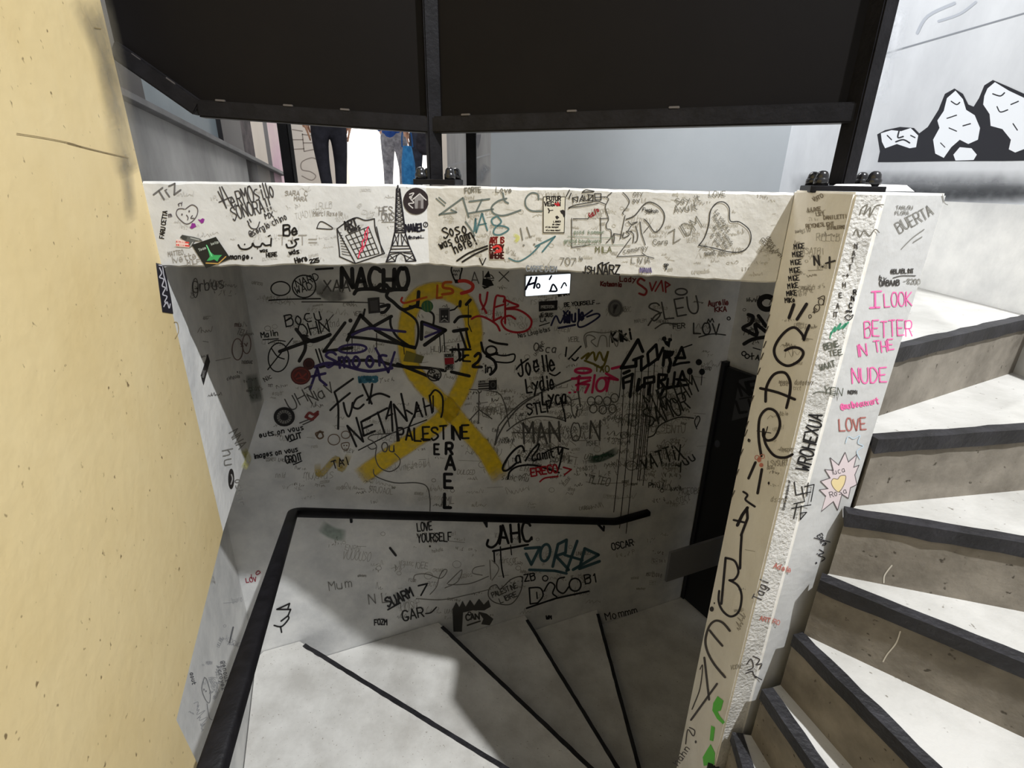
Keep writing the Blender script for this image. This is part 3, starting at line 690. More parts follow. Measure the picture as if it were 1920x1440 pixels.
def sticker(plane, label, base, outline, *prints, cat='sticker', name='sticker', lift=.0):
    """a sticker or poster stuck on a wall: a thin card of its own with its print on it"""
    plane.k += 3; off = .0010 + plane.k * .00003 + lift
    P = pts(outline) if isinstance(outline, str) else outline
    bm = bmesh.new(); a = [bm.verts.new(plane.on(q, off)) for q in P]; b = [bm.verts.new(plane.on(q, off - .0009 - lift)) for q in P]
    bm.faces.new(a); bm.faces.new(b[::-1])
    for i in range(len(P)): bm.faces.new((a[i], b[i], b[(i + 1) % len(P)], a[(i + 1) % len(P)]))
    bmesh.ops.recalc_face_normals(bm, faces=bm.faces)
    o = tag(link(name, mesh_of(bm, name), ink(base)), label, cat)
    for i, (col, *items) in enumerate(prints):
        p = Paint(plane, off + .00012 * (i + 1))
        for it in items: p.draw(it)
        link('print', mesh_of(p.bm, 'print'), ink(col), o)
    return o
def circ(cx, cy, rx, ry, n=24): return [(cx + rx * math.cos(2 * math.pi * i / n), cy + ry * math.sin(2 * math.pi * i / n)) for i in range(n)]
def inside(p, poly):
    c = False; n = len(poly)
    for i in range(n):
        a, b = poly[i], poly[i - 1]
        if (a[1] > p[1]) != (b[1] > p[1]) and p[0] < (b[0] - a[0]) * (p[1] - a[1]) / (b[1] - a[1]) + a[0]: c = not c
    return c
def scribbles(plane, region, count, seed, cols, hmin, hmax, wmin=.8, wmax=1.6, name='faint_scribbles', tilt=12):
    """the worn, unreadable scrawls between the tags: one piece of stuff per wall"""
    rnd = random.Random(seed); poly = pts(region); xs = [p[0] for p in poly]; ys = [p[1] for p in poly]
    ps = [Paint(plane, .0006 - .00005 * i) for i in range(len(cols))]; done = 0; tries = 0
    while done < count and tries < count * 20:
        tries += 1
        x, y = rnd.uniform(min(xs), max(xs)), rnd.uniform(min(ys), max(ys)); h = rnd.uniform(hmin, hmax) * rnd.choice((.7, 1, 1, 1.5)); L = h * rnd.uniform(1.2, 4.2); an = math.radians(rnd.uniform(-tilt, tilt) + (rnd.choice((0, 0, 0, 60)) if rnd.random() < .1 else 0))
        ex, ey = x + L * math.cos(an), y - L * math.sin(an)
        if not (inside((x, y), poly) and inside((ex, ey), poly) and inside((x, y - h), poly) and inside((ex, ey - h), poly) and inside((x, y + h * .3), poly)): continue
        p = ps[rnd.randrange(len(cols))]; w = rnd.uniform(wmin, wmax); m = max(4, int(L / h * 4)); q = []
        kind = rnd.random()
        if kind < .28:
            for i in range(m + 1):
                t = i / m; hh = rnd.choice((.35, .45, .5, 1)) * h * rnd.uniform(.8, 1.2) if i % 2 else rnd.uniform(-.15, .12) * h; back = rnd.uniform(-.7, .7) * h * .35
                q.append((x + t * L * math.cos(an) + back - hh * math.sin(an), y - t * L * math.sin(an) - hh))
            p.ribbon(smooth(q, 4), w)
        elif kind < .62:
            wd = ''.join(rnd.choice('aeounrscmlieuhtvbd') for _ in range(rnd.randint(3, 8))); p.text(x, y, h, math.degrees(an), wd if rnd.random() < .5 else wd.upper(), w, rnd.uniform(.55, .8), rnd.uniform(0, .35), .5, rnd)
        elif kind < .86:
            c = x
            while c < x + L:
                for _ in range(rnd.choice((1, 2, 2, 3))):
                    a = (c + rnd.uniform(0, .5) * h, y - (c - x) * math.tan(an) - rnd.uniform(0, 1) * h); b = (c + rnd.uniform(0, .6) * h, y - (c - x) * math.tan(an) - rnd.uniform(0, 1) * h)
                    if rnd.random() < .5: p.ribbon([a, b], w)
                    else: p.ribbon(smooth([a, ((a[0] + b[0]) / 2 + rnd.uniform(-.3, .3) * h, (a[1] + b[1]) / 2 + rnd.uniform(-.3, .3) * h), b], 4), w)
                c += h * .75
        elif kind < .94: p.ring(x + h / 2, y - h / 2, h * .5, h * .42, w, 14)
        else: p.ribbon([(x, y), (ex, ey)], w)
        done += 1
    o = None
    for p, c in zip(ps, cols):
        if not len(p.bm.verts): continue
        o = link(name, mesh_of(p.bm, name), ink(c), plane.owner); o['kind'] = 'stuff'

# ---- back wall
def T(x, y, h, a, t, w, sx=1.0, sl=0.0): return ('t', x, y, h, a, t, w, sx, sl)
BK = P_BACK
scribbles(BK, '470,525 940,525 1090,560 1370,560 1350,760 1300,960 1080,960 560,945 500,900 480,860 505,745', 330, 1, [(120, 117, 112), (150, 147, 140), (168, 165, 158)], 5, 11, .6, 1.2)
scribbles(BK, '860,700 1300,730 1290,930 900,900', 230, 3, [(92, 90, 85), (122, 119, 112), (145, 141, 134)], 6, 15, .7, 1.5)
scribbles(BK, '570,985 1140,1000 1220,985 1290,1000 1250,1110 1030,1150 720,1180 640,1090', 95, 2, [(140, 137, 131), (164, 161, 154)], 5, 11, .6, 1.2)
spray(BK, 'yellow sprayed looped ribbon', (236, 200, 24), [(38, '672,896 720,862 780,822 830,785 862,735 880,690 888,640 886,600 872,568 845,550 815,545 785,556 768,585 762,630 768,680 795,722 838,764 880,812 912,850 940,900')], .92)
spray(BK, None, (206, 176, 40), [(14, '595,868 600,890 630,860 640,880 655,850'), (12, '655,850 690,846')], .5)
spray(BK, 'dark green smudge', (40, 74, 56), [(16, '1100,862 1130,858 1160,842'), (10, '1095,850 1150,848')], .8)
spray(BK, None, (112, 140, 122), [(26, '600,985 625,1000 650,1004')], .5)
spray(BK, 'sooty grey smudge', (88, 86, 82), [(26, '590,530 620,555 650,548'), (18, '600,572 640,575')], .55)
graf(BK, 'black NACHO tag', K, T(641, 541, 36, 0, 'NACHO', 8, .82), ('s', 7, '664,551 672,543 700,542 720,546 740,543 761,543'))
graf(BK, 'small circled grey tags', K, ('o', 526, 541, 18, 13, 2.6), ('o', 570, 537, 22, 21, 2.6), T(557, 538, 13, 18, 'NARD', 2), T(556, 551, 13, 18, 'WAD', 2), ('s', 2.6, '504,563 540,561 601,560'), ('l', 4, '592,505 624,503'))
graf(BK, None, G1, ('s', 2.4, '566,566 600,566 680,567 720,569'), T(607, 545, 20, 0, 'XAA', 3), ('s', 2, '625,590 612,606 604,622'))
graf(BK, 'big angular black tag', K, ('s', 7, '724,534 733,542 762,542'), ('s', 6.5, '728,546 725,556 737,566 754,580 770,577 783,572'), ('s', 7, '785,547 784,560 783,573'), ('s', 6, '714,575 730,572 722,584 715,586'), ('s', 4.5, '756,582 775,595 783,608 784,630 779,651 770,650 745,632 733,612 732,594'),
     ('l', 7, '651,638 676,591 705,619 756,647 778,652'), ('l', 6.5, '654,627 700,612 734,593'), ('l', 5.5, '653,631 700,636 756,646'), ('l', 7, '790,636 791,604 835,619 796,647'), ('s', 4, '768,574 790,578 812,589 812,611'), ('s', 6.5, '524,659 572,642 617,629'), ('s', 6.5, '555,617 570,638 572,655 561,677'), ('s', 7, '568,630 588,640 619,627'), ('l', 6, '647,605 607,659 660,652'), ('l', 3, '592,655 600,680'), ('l', 3, '598,654 606,678'),
     ('s', 6, '600,688 640,678 700,676 745,686 800,690 835,695'), ('s', 6, '745,682 790,700 818,712'), ('l', 6, '846,697 880,705'), ('l', 1.8, '660,620 660,660'), ('l', 1.8, '706,625 706,655'), ('l', 1.8, '757,650 758,664'), ('l', 1.6, '652,640 650,668'), ('d', 657, 601, 4, 4, 10), ('l', 4, '684,580 680,598'))
graf(BK, 'purple scrawled tag', PUR, ('o', 661, 654, 26, 8, 4.5, 26, -.05), T(612, 690, 28, 3, 'Smoor', 5, 1.0), ('s', 6, '590,688 612,681 640,684 690,696 735,690'), ('l', 4.5, '704,653 728,698 740,660'), ('l', 4.5, '795,608 826,620 797,632'), ('s', 5, '660,628 690,616 720,618 760,622'), ('l', 5, '581,730 595,690 600,712 612,722'), ('l', 5, '584,706 610,700'))
graf(BK, 'Bocu QHN in black marker', K, T(537, 612, 21, 12, 'Bocu', 2.6), T(563, 634, 23, 14, 'QHN', 2.8), T(490, 633, 10, 8, 'Malin', 2), ('l', 2, '493,637 522,635'))
graf(BK, 'circled letter A', K, ('o', 522, 670, 19, 27, 2.4, 26, .1), ('l', 2.4, '502,693 549,634'), ('s', 2.4, '509,653 520,668 533,673'), ('s', 2, '503,644 518,638 535,640'))
graf(BK, None, G1, T(545, 770, 24, 28, 'UHT', 2.4), T(585, 757, 20, 28, 'NaV', 2.4), T(497, 716, 8, 30, 'Nic', 1.6), ('l', 2.4, '562,793 580,786'), ('l', 2.4, '568,796 588,787'))
graf(BK, 'red lipstick kiss', (128, 50, 50), ('s', 5, '573,782 580,774 588,777 596,772'), ('s', 5, '575,782 585,786 596,776'))
graf(BK, 'light bulb doodle', K, ('s', 3, '849,517 846,507 847,500'), ('s', 3, '849,517 853,525 861,525 863,516 866,505 865,501'), ('f', '851,524 862,524 860,531 853,531'), T(850, 510, 5, 0, 'nnn', 1.2), T(850, 517, 5, 0, 'nn', 1.2))
graf(BK, 'ALEX in thin grey marker', G1, T(883, 532, 22, 3, 'Al', 2), T(912, 528, 18, 0, 'eX', 2, 1.5))
graf(BK, 'black stencilled figure', K, ('f', '916,507 920,520 907,520'), ('f', '905,522 920,524 926,535 914,538 904,534'), ('f', '903,536 918,538 908,542'))
graf(BK, 'LSD in orange and red', (196, 92, 22), ('l', 4, '820,535 819,559 829,557'), ('s', 5, '846,529 833,530 831,539 846,542 848,549 829,552'), ('s', 4, '754,558 752,564 757,568 768,566 800,557'))
graf(BK, None, (206, 58, 48), ('s', 6.5, '861,527 874,527 886,534 883,544 865,550'), ('s', 3.5, '754,558 752,564 757,568'))
graf(BK, 'red KER tag', RED, ('s', 4, '900,552 901,565 912,587'), ('s', 4, '914,548 911,566 904,580'), ('s', 4, '944,566 946,557 938,555 930,556 926,580 925,602'), ('l', 3.6, '928,576 944,571'), ('s', 4, '947,561 947,606'), ('s', 4, '947,562 960,568 972,574 947,579 968,580 985,588 996,600 994,613 984,621 966,623 948,617 940,604 945,595 956,592 966,598'), ('s', 4, '884,598 894,593 906,594 922,602 932,610 937,620'), ('s', 4, '925,602 932,598 940,594'))
graf(BK, 'black face marks', K, ('l', 6, '863,565 862,574'), ('l', 6, '874,571 882,562'), ('s', 5.5, '852,604 860,595 870,593 882,593'), ('l', 3, '844,582 852,580 858,574'), ('l', 1.8, '878,572 878,608 884,622'), ('l', 6.5, '850,621 876,617'), ('s', 4.5, '863,621 868,636 874,653'), ('s', 4.5, '874,621 877,636 881,651'), ('l', 4.5, '844,656 880,655'), ('l', 4, '859,645 862,676 872,668'), T(848, 676, 22, 0, 'DE', 3.6), ('l', 2, '824,626 826,660'), ('l', 2, '832,626 834,660'))
graf(BK, 'black 25 tag', K, ('s', 5.5, '890,668 897,662 901,668 896,678 886,687 903,688'), ('s', 5.5, '914,668 926,676 930,688 925,697 919,702'), ('l', 5, '912,668 932,662'), T(908, 698, 14, 0, 'in', 3), ('s', 4.5, '902,642 906,658 914,666'), ('s', 4.5, '917,638 930,643 951,646'), ('o', 921, 657, 10, 8, 3.5), ('s', 3, '928,664 945,667 964,664 963,676 950,680 928,678'))
graf(BK, 'blue painted tag', (62, 122, 146), T(673, 716, 9, 0, 'WORKS', 5, .9))
graf(BK, 'black FUCK lettering', K, ('s', 4, '662,710 645,722 627,735'), ('s', 4, '627,735 634,760 634,804'), ('s', 4, '656,737 636,753 619,769'), ('s', 4, '644,755 648,772 654,781 659,768 661,755'), ('s', 4, '680,741 668,748 662,762 672,766 682,758'), ('s', 4, '698,720 695,740 692,756'), ('s', 4, '680,720 688,738 697,757'), ('s', 4, '688,750 700,741 714,738 730,744'))
graf(BK, 'black NETANYAHU lettering', K, ('l', 4, '668,837 651,798 681,828 668,783'), ('l', 4, '694,783 677,791 682,817 703,808'), ('l', 4, '679,804 698,796'), ('l', 4, '680,789 726,765'), ('l', 4, '708,773 721,812'), ('l', 4, '724,785 733,753 736,808'), ('l', 3.4, '726,780 736,776'), ('l', 4, '748,826 738,758 763,789 752,738'), ('l', 3.6, '762,769 773,776'), ('l', 3.6, '785,760 767,799'), ('l', 3.6, '777,782 781,754 792,781'), ('l', 3, '779,772 789,770'), ('l', 3.6, '793,747 799,778'), ('l', 3.6, '805,741 810,774'), ('l', 3.4, '795,763 808,759'), ('s', 3.6, '806,742 816,731 829,743 830,768 827,782'), ('l', 3, '812,742 812,772'), ('l', 2.2, '672,844 735,812 800,787'))
graf(BK, None, G1, ('s', 2, '688,835 696,842 706,838 700,828 690,822 700,815 735,812 756,804'), ('s', 2, '706,838 704,858 712,876 730,884 746,876 750,862 740,850'), ('s', 2, '700,880 705,893 740,905 780,905 800,912 806,935 806,958'), T(716, 846, 16, 0, 'Ou', 2.4))
graf(BK, 'black PALESTINE lettering', K, T(745, 827, 24, 2, 'PALESTINE', 3.8, .76), ('l', 3.6, '790,823 806,824'))
graf(BK, 'letters E R A E L written downwards', K, T(814, 852, 19, 0, 'E', 4.2, .7), T(836, 850, 20, 0, 'R', 5.5, .9), T(836, 880, 26, 0, 'A', 5.5, .95), T(833, 915, 26, 0, 'E', 5.5, .85), T(833, 951, 26, 0, 'L', 6, .7))
graf(BK, 'thin black arcs and stick figure', G1, ('l', 2.2, '898,735 897,794'), ('l', 2.2, '880,788 898,768 922,785'), ('o', 899, 733, 3, 3, 2), ('s', 3, '928,834 935,815 950,790 975,762 1010,738 1045,722 1088,705'), ('s', 2.4, '935,798 955,775 985,750 1010,740'), ('s', 2.4, '950,808 975,790 1005,781 1035,782 1060,789'), ('l', 2.6, '928,832 934,800'), ('l', 3, '1086,704 1084,735 1088,762'), ('s', 2, '1063,742 1070,750 1072,770 1078,784 1082,770 1083,762'), ('l', 2, '1072,750 1085,747'), ('s', 2, '880,730 930,735 945,755 955,800'))
graf(BK, 'names Joelle and Lydie in black marker', K, ('s', 3.4, '990,673 975,684 968,692'), T(972, 704, 30, 8, 'Joelle', 3.4, .58), ('l', 3, '1000,677 1001,681'), ('l', 3, '1006,674 1007,678'), ('s', 3, '1030,700 1040,704 1050,698'), T(988, 736, 26, 7, 'Lydie', 3.4, .55), T(1017, 758, 24, 3, 'Lyca', 3.6, .58), T(990, 778, 20, 8, 'STLF', 3, .7), ('s', 3, '1050,745 1058,775 1060,790'))
graf(BK, 'MANON in scratchy black', G1, T(983, 832, 38, 3, 'MAN', 4, .72), T(1071, 824, 32, 0, 'O', 2.4, .8), T(1106, 824, 34, -2, 'N', 3.4, .8), ('l', 2, '962,811 1048,812'))
graf(BK, 'black Calamity signature', K, ('s', 4, '983,846 978,836 966,842 952,858 942,878 950,882 968,868'), T(968, 868, 20, 10, 'a', 3.4, .8), ('s', 3.4, '985,864 996,846 1010,832 1008,842 998,856 1000,864 1008,860'), T(1008, 862, 17, 10, 'amit', 2.6, .68), ('s', 3.4, '1046,840 1048,852 1055,840 1050,868 1044,886'), ('s', 2.6, '1022,848 1045,838 1066,842'), ('s', 3.6, '952,898 956,884 972,874 1000,872 1030,880 1048,886'))
graf(BK, 'red ERECA tag', RED, T(996, 892, 14, 8, 'ERECO', 3, .85), ('l', 3, '1058,890 1071,880 1056,876'), ('s', 3, '1012,903 1022,896 1046,893'))
graf(BK, 'hot pink RIOT tag', HPK, ('o', 1093, 695, 15, 4.5, 5), ('l', 5, '1072,710 1107,708'), ('l', 5, '1085,706 1083,731'), ('l', 5, '1106,713 1080,722'), ('l', 4.5, '1084,719 1104,721 1097,736'), ('l', 4.5, '1115,703 1110,736'), ('o', 1127, 721, 9, 13, 4.5, 26, .3), ('l', 5, '1136,700 1158,712 1134,708'), ('l', 4.5, '1142,708 1137,733'), ('l', 5, '1147,691 1164,687'), ('d', 1068, 736, 3, 2, 10), ('d', 1078, 735, 3, 2, 10))
graf(BK, 'heavy dripping black GORE A LA RUE tag', K, ('l', 6.5, '1165,689 1196,637 1205,659'), ('l', 6.5, '1164,690 1192,686 1192,673'), ('l', 5.5, '1187,675 1205,668'), ('l', 5.5, '1202,671 1202,694 1216,683'), ('l', 5.5, '1215,661 1230,646 1233,672 1216,685 1214,663'), ('l', 5.5, '1233,674 1243,652'), ('l', 6, '1246,658 1243,685'), ('f', '1244,656 1265,658 1262,666 1254,672 1246,673'), ('l', 6.5, '1255,672 1257,680 1253,697'), ('l', 5.5, '1263,683 1278,651 1284,671 1266,671'), ('l', 4.5, '1262,685 1275,681 1292,679'), ('l', 2.5, '1280,652 1297,646'),
     ('d', 1245, 635, 4.5, 4.5, 12), ('d', 1256, 637, 4, 3.5, 12), ('f', '1243,638 1257,640 1255,652 1247,646'), ('d', 1310, 679, 6, 6, 14), ('d', 1293, 696, 5.5, 6.5, 14), ('d', 1316, 697, 5.5, 6, 14), ('l', 6, '1169,700 1180,695'), ('l', 5.5, '1169,728 1168,709 1186,701 1181,744'), ('l', 5, '1169,718 1184,714'), ('l', 6.5, '1198,711 1194,732 1207,721'), ('l', 5.5, '1208,726 1208,709 1226,706 1226,716 1210,719'), ('l', 6, '1219,718 1216,739'), ('l', 6, '1235,702 1234,726'), ('l', 5.5, '1235,702 1249,703 1246,711 1237,714 1246,726 1238,741'), ('l', 5, '1252,710 1250,727 1262,724 1265,698'), ('l', 5, '1270,722 1279,696 1285,713 1268,711'), ('l', 5, '1247,729 1262,725 1290,721'))
graf(BK, 'thin black drips', K, *[('s', 1.5, '%g,%g %g,%g %g,%g' % (x, y, x - (y2 - y) * .03, (y + y2) / 2, x - (y2 - y) * .08, y2)) for x, y, y2 in ((1165, 690, 745), (1191, 688, 830), (1203, 694, 860), (1216, 685, 900), (1227, 680, 800), (1243, 685, 760), (1252, 698, 770), (1169, 728, 960), (1181, 744, 990), (1195, 733, 1000), (1206, 726, 880), (1209, 726, 900), (1216, 738, 850), (1220, 726, 910), (1234, 727, 790), (1238, 741, 800), (1293, 700, 730), (1316, 700, 722))])
graf(BK, 'KIKI in black', K, T(1148, 642, 20, 8, 'Kiki', 3.8, .75))
graf(BK, 'grey drawn name with halo', G1, T(1222, 602, 32, 10, 'SLEU', 3, .85), ('o', 1277, 547, 11, 6, 3), ('s', 3, '1215,610 1228,592 1240,586'), ('s', 2.6, '1228,616 1245,606 1268,608'), T(1262, 616, 9, 3, 'FER', 2))
graf(BK, 'LOV with crown in black marker', (50, 48, 48), T(1300, 626, 20, 0, 'LOV', 2.6), ('l', 2, '1325,606 1328,598 1331,604 1335,597 1338,604'), ('s', 2.2, '1310,632 1335,626 1360,628'), ('o', 1366, 597, 3, 3, 1.6))
graf(BK, 'dark red names', (116, 42, 42), T(1328, 574, 10, 4, 'Aurelie', 2, .8), T(1340, 584, 9, 0, 'KKA', 2), T(1126, 536, 8, -2, 'Katmania', 2.2, .8), T(1162, 528, 9, 0, 'Lady', 2.2))
graf(BK, 'red outlined tag', (164, 54, 54), ('s', 4, '1208,526 1200,522 1195,530 1205,538 1212,545 1208,553 1198,550'), ('l', 3, '1218,530 1222,545 1230,528'), ('l', 3, '1228,546 1240,526 1243,546'), ('l', 3, '1248,548 1247,528 1256,534 1248,539'))
graf(BK, 'dark blue signature', (38, 38, 74), ('s', 3.4, '1033,610 1042,592 1050,606 1058,592 1062,605 1068,585'), T(1056, 606, 20, 10, 'idule', 4, .62, .3), ('s', 3.4, '1110,582 1086,600 1084,612 1094,612 1112,602 1124,592 1118,588 1100,594'), ('l', 4, '1047,615 1078,609'), ('l', 3, '1056,583 1065,592'), ('l', 3, '1065,582 1056,592'))
graf(BK, None, K, T(1058, 575, 7, 5, 'BE YOURSELF...', 1.6, .9), T(1046, 556, 7, 8, 'WHAT', 1.8), T(1011, 594, 7, 0, 'JE SUIS', 1.4, .7), T(1013, 603, 7, 0, 'LA', 1.4), ('l', 1.8, '1011,611 1030,605'))
graf(BK, 'Oscar in grey and red', G1, T(1000, 656, 13, -8, 'Osca', 2.2), T(972, 633, 8, 12, 'Nos Loupiotes', 1.6, .75))
graf(BK, 'bubble letters in grey outline', G2, ('s', 2, '1100,650 1098,632 1106,628 1116,634 1108,640 1118,650'), ('s', 2, '1120,650 1126,630 1136,632 1138,650'), ('s', 2, '1142,650 1144,628 1156,650 1160,628'), ('s', 2, '1098,652 1095,630 1108,622 1130,624 1160,622 1180,640'))
graf(BK, 'olive scribble', (116, 104, 40), ('s', 4, '1090,672 1104,662 1098,674 1112,660 1116,676 1124,660 1132,676 1140,658 1130,688 1112,682 1096,676'), T(1115, 697, 11, 0, 'TAO', 2.4))
graf(BK, None, K, ('l', 3, '1062,651 1060,668'), ('l', 3, '1089,649 1066,673'), ('s', 3, '1072,672 1078,676 1084,670'))
graf(BK, 'tall angular grey tag', (56, 55, 52), T(1218, 772, 34, 22, 'MIRJAM', 2.8, .62), T(1218, 800, 32, 24, 'SAMOR', 3, .62), ('s', 2.4, '1214,820 1226,815 1234,800 1250,790 1275,782 1300,784'), ('s', 2, '1306,800 1312,786 1308,780 1302,790 1306,804'), T(1206, 880, 26, 16, 'vATTiX', 3, .66), T(1272, 880, 16, 30, 'yuu', 2.6), T(1216, 914, 9, 0, 'Phuj', 1.6))
graf(BK, 'grey cloud lettering', G1, *[('o', x, y, 7, 8, 2) for x, y in ((1108, 752), (1122, 750), (1138, 752), (1152, 746), (1112, 766), (1130, 768), (1148, 766))])
graf(BK, 'sentences on vous voit and on vous croit', K, T(487, 820, 9, 10, 'euts on vous', 2, 1.0), T(537, 827, 10, 12, 'VOIT', 2.4), ('l', 2.2, '543,828 557,822'), T(477, 860, 9, 10, 'images on vous', 2, .85), T(537, 869, 13, 14, 'CROIT', 2.4, .62), ('l', 2.2, '550,871 566,864'), T(625, 879, 14, 18, 'TAI', 2.2), ('d', 643, 863, 2, 2, 8))
graf(BK, 'small monster doodles', (110, 88, 70), ('o', 626, 824, 11, 10, 1.6), ('o', 648, 815, 8, 7, 1.6), ('c', 1.6, '640,832 654,830 652,842 644,843'), ('d', 645, 835, 1.4, 1.4, 8), ('d', 650, 835, 1.4, 1.4, 8), ('s', 3, '594,818 600,808 606,818 598,822 592,812 606,810'))
graf(BK, 'black JAHC tag', K, ('s', 4.5, '915,1012 913,1022 922,1026 932,1018 938,1000 938,986'), T(937, 1019, 34, 4, 'AHC', 4.8, .72), ('l', 4, '924,1033 990,1021'), ('l', 3, '926,1034 927,1055'), ('s', 2.6, '938,1025 940,1060 944,1082'), ('l', 2, '957,1022 959,1040'), ('d', 997, 1010, 2, 3, 8))
graf(BK, 'spiky love yourself lettering', (40, 38, 38), T(783, 996, 15, 6, 'LOVE', 2.4, .55), T(783, 1016, 15, 2, 'YOURSELF', 2.4, .62), ('d', 806, 1024, 2, 2, 8))
graf(BK, 'teal outlined tag', TEA, ('l', 5.5, '984,1028 1012,1026 996,1058 986,1038'), ('o', 1022, 1036, 9, 16, 5, 26, .2), ('l', 5.5, '1036,1062 1046,1020 1062,1012 1060,1036 1042,1042 1066,1068'), ('l', 5.5, '1062,1070 1082,1014'), ('l', 5, '1058,1040 1092,1050'), ('l', 5.5, '1074,1068 1122,1040 1096,1028 1086,1066 1124,1052'), ('l', 5, '992,1068 1040,1070 1062,1075'))
graf(BK, 'black bubble DISCO lettering', K, ('l', 3, '992,1102 994,1132 1008,1130'), ('s', 3, '992,1102 1012,1102 1018,1116 1008,1130'), ('l', 2.6, '1006,1110 1007,1122'), ('s', 3, '1020,1108 1030,1092 1040,1098 1036,1112 1044,1120 1030,1126'), ('s', 3, '1058,1082 1046,1086 1044,1104 1056,1112 1066,1100'), ('o', 1078, 1096, 11, 12, 3), T(1098, 1095, 16, 10, 'B1', 2.6), ('l', 3.4, '987,1140 1040,1122 1104,1108'), ('o', 1022, 1084, 5, 5, 2.2), T(984, 1090, 13, 10, 'ZB', 2.4))
graf(BK, 'SUARMX in black', K, T(728, 1138, 17, 24, 'SUARM', 3.4, .72), ('l', 3, '789,1116 800,1096'), ('l', 3, '784,1098 801,1094'), ('l', 3, '727,1143 750,1130'))
graf(BK, 'GAR in black', (46, 44, 44), T(756, 1163, 18, 10, 'GAR', 2.8, .9), ('s', 2.6, '798,1150 808,1148 818,1138'))
graf(BK, 'heart around palestine libre', G1, ('s', 2, '978,1090 980,1082 975,1080'), ('c', 1.8, '916,1118 918,1102 930,1096 938,1104 958,1086 978,1082 976,1108 958,1132 930,1130'), T(924, 1120, 9, 22, 'PALESTINE', 1.8, .75), T(938, 1130, 9, 22, 'LIBRE', 1.8))
graf(BK, 'long thin looping lines', G2, ('s', 1.6, '776,1090 778,1078 800,1076 826,1084 838,1070 832,1068 824,1080 818,1100 806,1114'), ('s', 1.6, '838,1094 852,1080 866,1068 858,1090 834,1102'), ('s', 1.6, '840,1096 880,1094 916,1080'), ('s', 1.6, '908,1060 890,1064 886,1074 904,1078'), ('l', 1.6, '918,1050 920,1086'), ('s', 1.6, '922,1050 935,1066 922,1088'), ('s', 1.6, '780,1122 830,1124 880,1114 920,1104'), T(692, 1132, 18, 6, 'N L', 2), T(617, 1106, 16, 8, 'Mum', 1.6, 1.1))
graf(BK, 'spiky dark grey flame shaped patch', (72, 70, 67), ('f', '848,1142 855,1128 861,1138 867,1126 873,1137 881,1124 889,1135 898,1122 907,1133 916,1124 920,1137 908,1144 886,1144 868,1148 866,1184 850,1184'), ('f', '896,1146 912,1150 925,1160 918,1172 902,1170 906,1160'))
graf(BK, None, (72, 70, 67), T(874, 1162, 10, 4, 'CAN', 3), ('l', 3, '876,1172 900,1164'), ('o', 880, 1150, 3, 3, 2))
graf(BK, 'spiky cartoon fist outline', K, ('l', 3, '519,1142 543,1131 540,1140'), ('l', 3, '520,1142 545,1142 540,1154 527,1164'), ('s', 3, '540,1154 541,1160 528,1174 514,1172'), ('l', 3, '526,1174 528,1185'))
graf(BK, 'small red hearts and letters', (150, 44, 62), ('c', 1.8, '480,1074 484,1070 488,1073 482,1077'), T(462, 1092, 8, 10, 'LOV', 1.6), T(470, 1084, 7, 0, 'i', 1.6))
graf(BK, None, K, T(702, 1171, 10, 0, 'FOZM', 2.2, .7), T(1148, 1031, 12, 12, 'OSCAR', 2, .8), T(1136, 1162, 13, 12, 'Mommm', 1.8, 1.1), T(1024, 1160, 6, 0, 'WM', 2.6), ('l', 4.5, '731,1027 742,1041'), T(820, 918, 0.1, 0, '', 1))
# emergency-light scrawl
EP = Plane((o3 + u_ * x0 + n_ * .0245)[:2], (o3 + u_ * x1 + n_ * .0245)[:2], em)
graf(EP, 'dark blue scrawl over the lit diffuser', (24, 28, 66), ('s', 4, '985,543 996,520'), ('s', 4, '990,534 1003,530'), ('s', 4, '1006,520 1001,540'), ('o', 1009, 536, 3, 4, 3), ('s', 3, '1030,524 1034,517'), ('s', 3.4, '1032,545 1037,533 1044,545 1030,546'), ('s', 2.6, '1052,540 1058,530 1062,536'))
# stickers
sticker(BK, 'small plain dark grey square sticker under the black lettering', (48, 46, 48), '689,559 711,557 713,586 691,588', ((74, 72, 74), ('f', '693,564 708,562 709,582 695,583')))
sticker(BK, 'green striped round sticker inside the yellow loop', (52, 104, 70), circ(801, 574, 11, 11), ((96, 120, 62), ('l', 2, '795,568 796,582'), ('l', 2, '801,565 802,584'), ('l', 2, '807,568 808,581')))
sticker(BK, 'small grey card sticker with two pale eyes inside the yellow loop', (104, 102, 104), '823,578 843,577 843,605 823,605', ((40, 40, 44), ('f', '826,581 840,580 840,602 826,602')), ((176, 176, 176), ('d', 830, 593, 1.6, 1.6, 8), ('d', 836, 593, 1.6, 1.6, 8), ('l', 1.6, '827,602 833,598 839,602')))
sticker(BK, 'olive yellow square sticker tilted over the yellow stroke', (128, 118, 44), '761,657 795,668 790,681 756,677', ((104, 100, 62), ('f', '780,664 795,668 790,681 775,679')))
sticker(BK, 'white sticker with a red centre and blocky black print', (190, 188, 184), '831,663 851,662 853,692 833,694', ((150, 30, 44), ('f', '833,671 850,670 851,682 834,683')), ((34, 32, 34), ('t', 834, 669, 5, 2, 'ROBER', 1.5, .75, 0, 0), ('t', 835, 688, 4.4, 2, 'TANTO', 1.5, .75, 0, 0), ('t', 835, 693, 4.4, 2, 'BOTTO', 1.4, .75, 0, 0)))
sticker(BK, 'round black and white sticker with curved lettering beside the yellow stroke', (176, 174, 170), circ(814, 702, 14, 13), ((30, 28, 30), ('o', 814, 702, 12.5, 11.5, 2.5), ('t', 806, 700, 8, 12, 'US', 2, .8), ('t', 812, 709, 8, 0, 'AGE', 2, .6), ('l', 3, '804,704 822,712')))
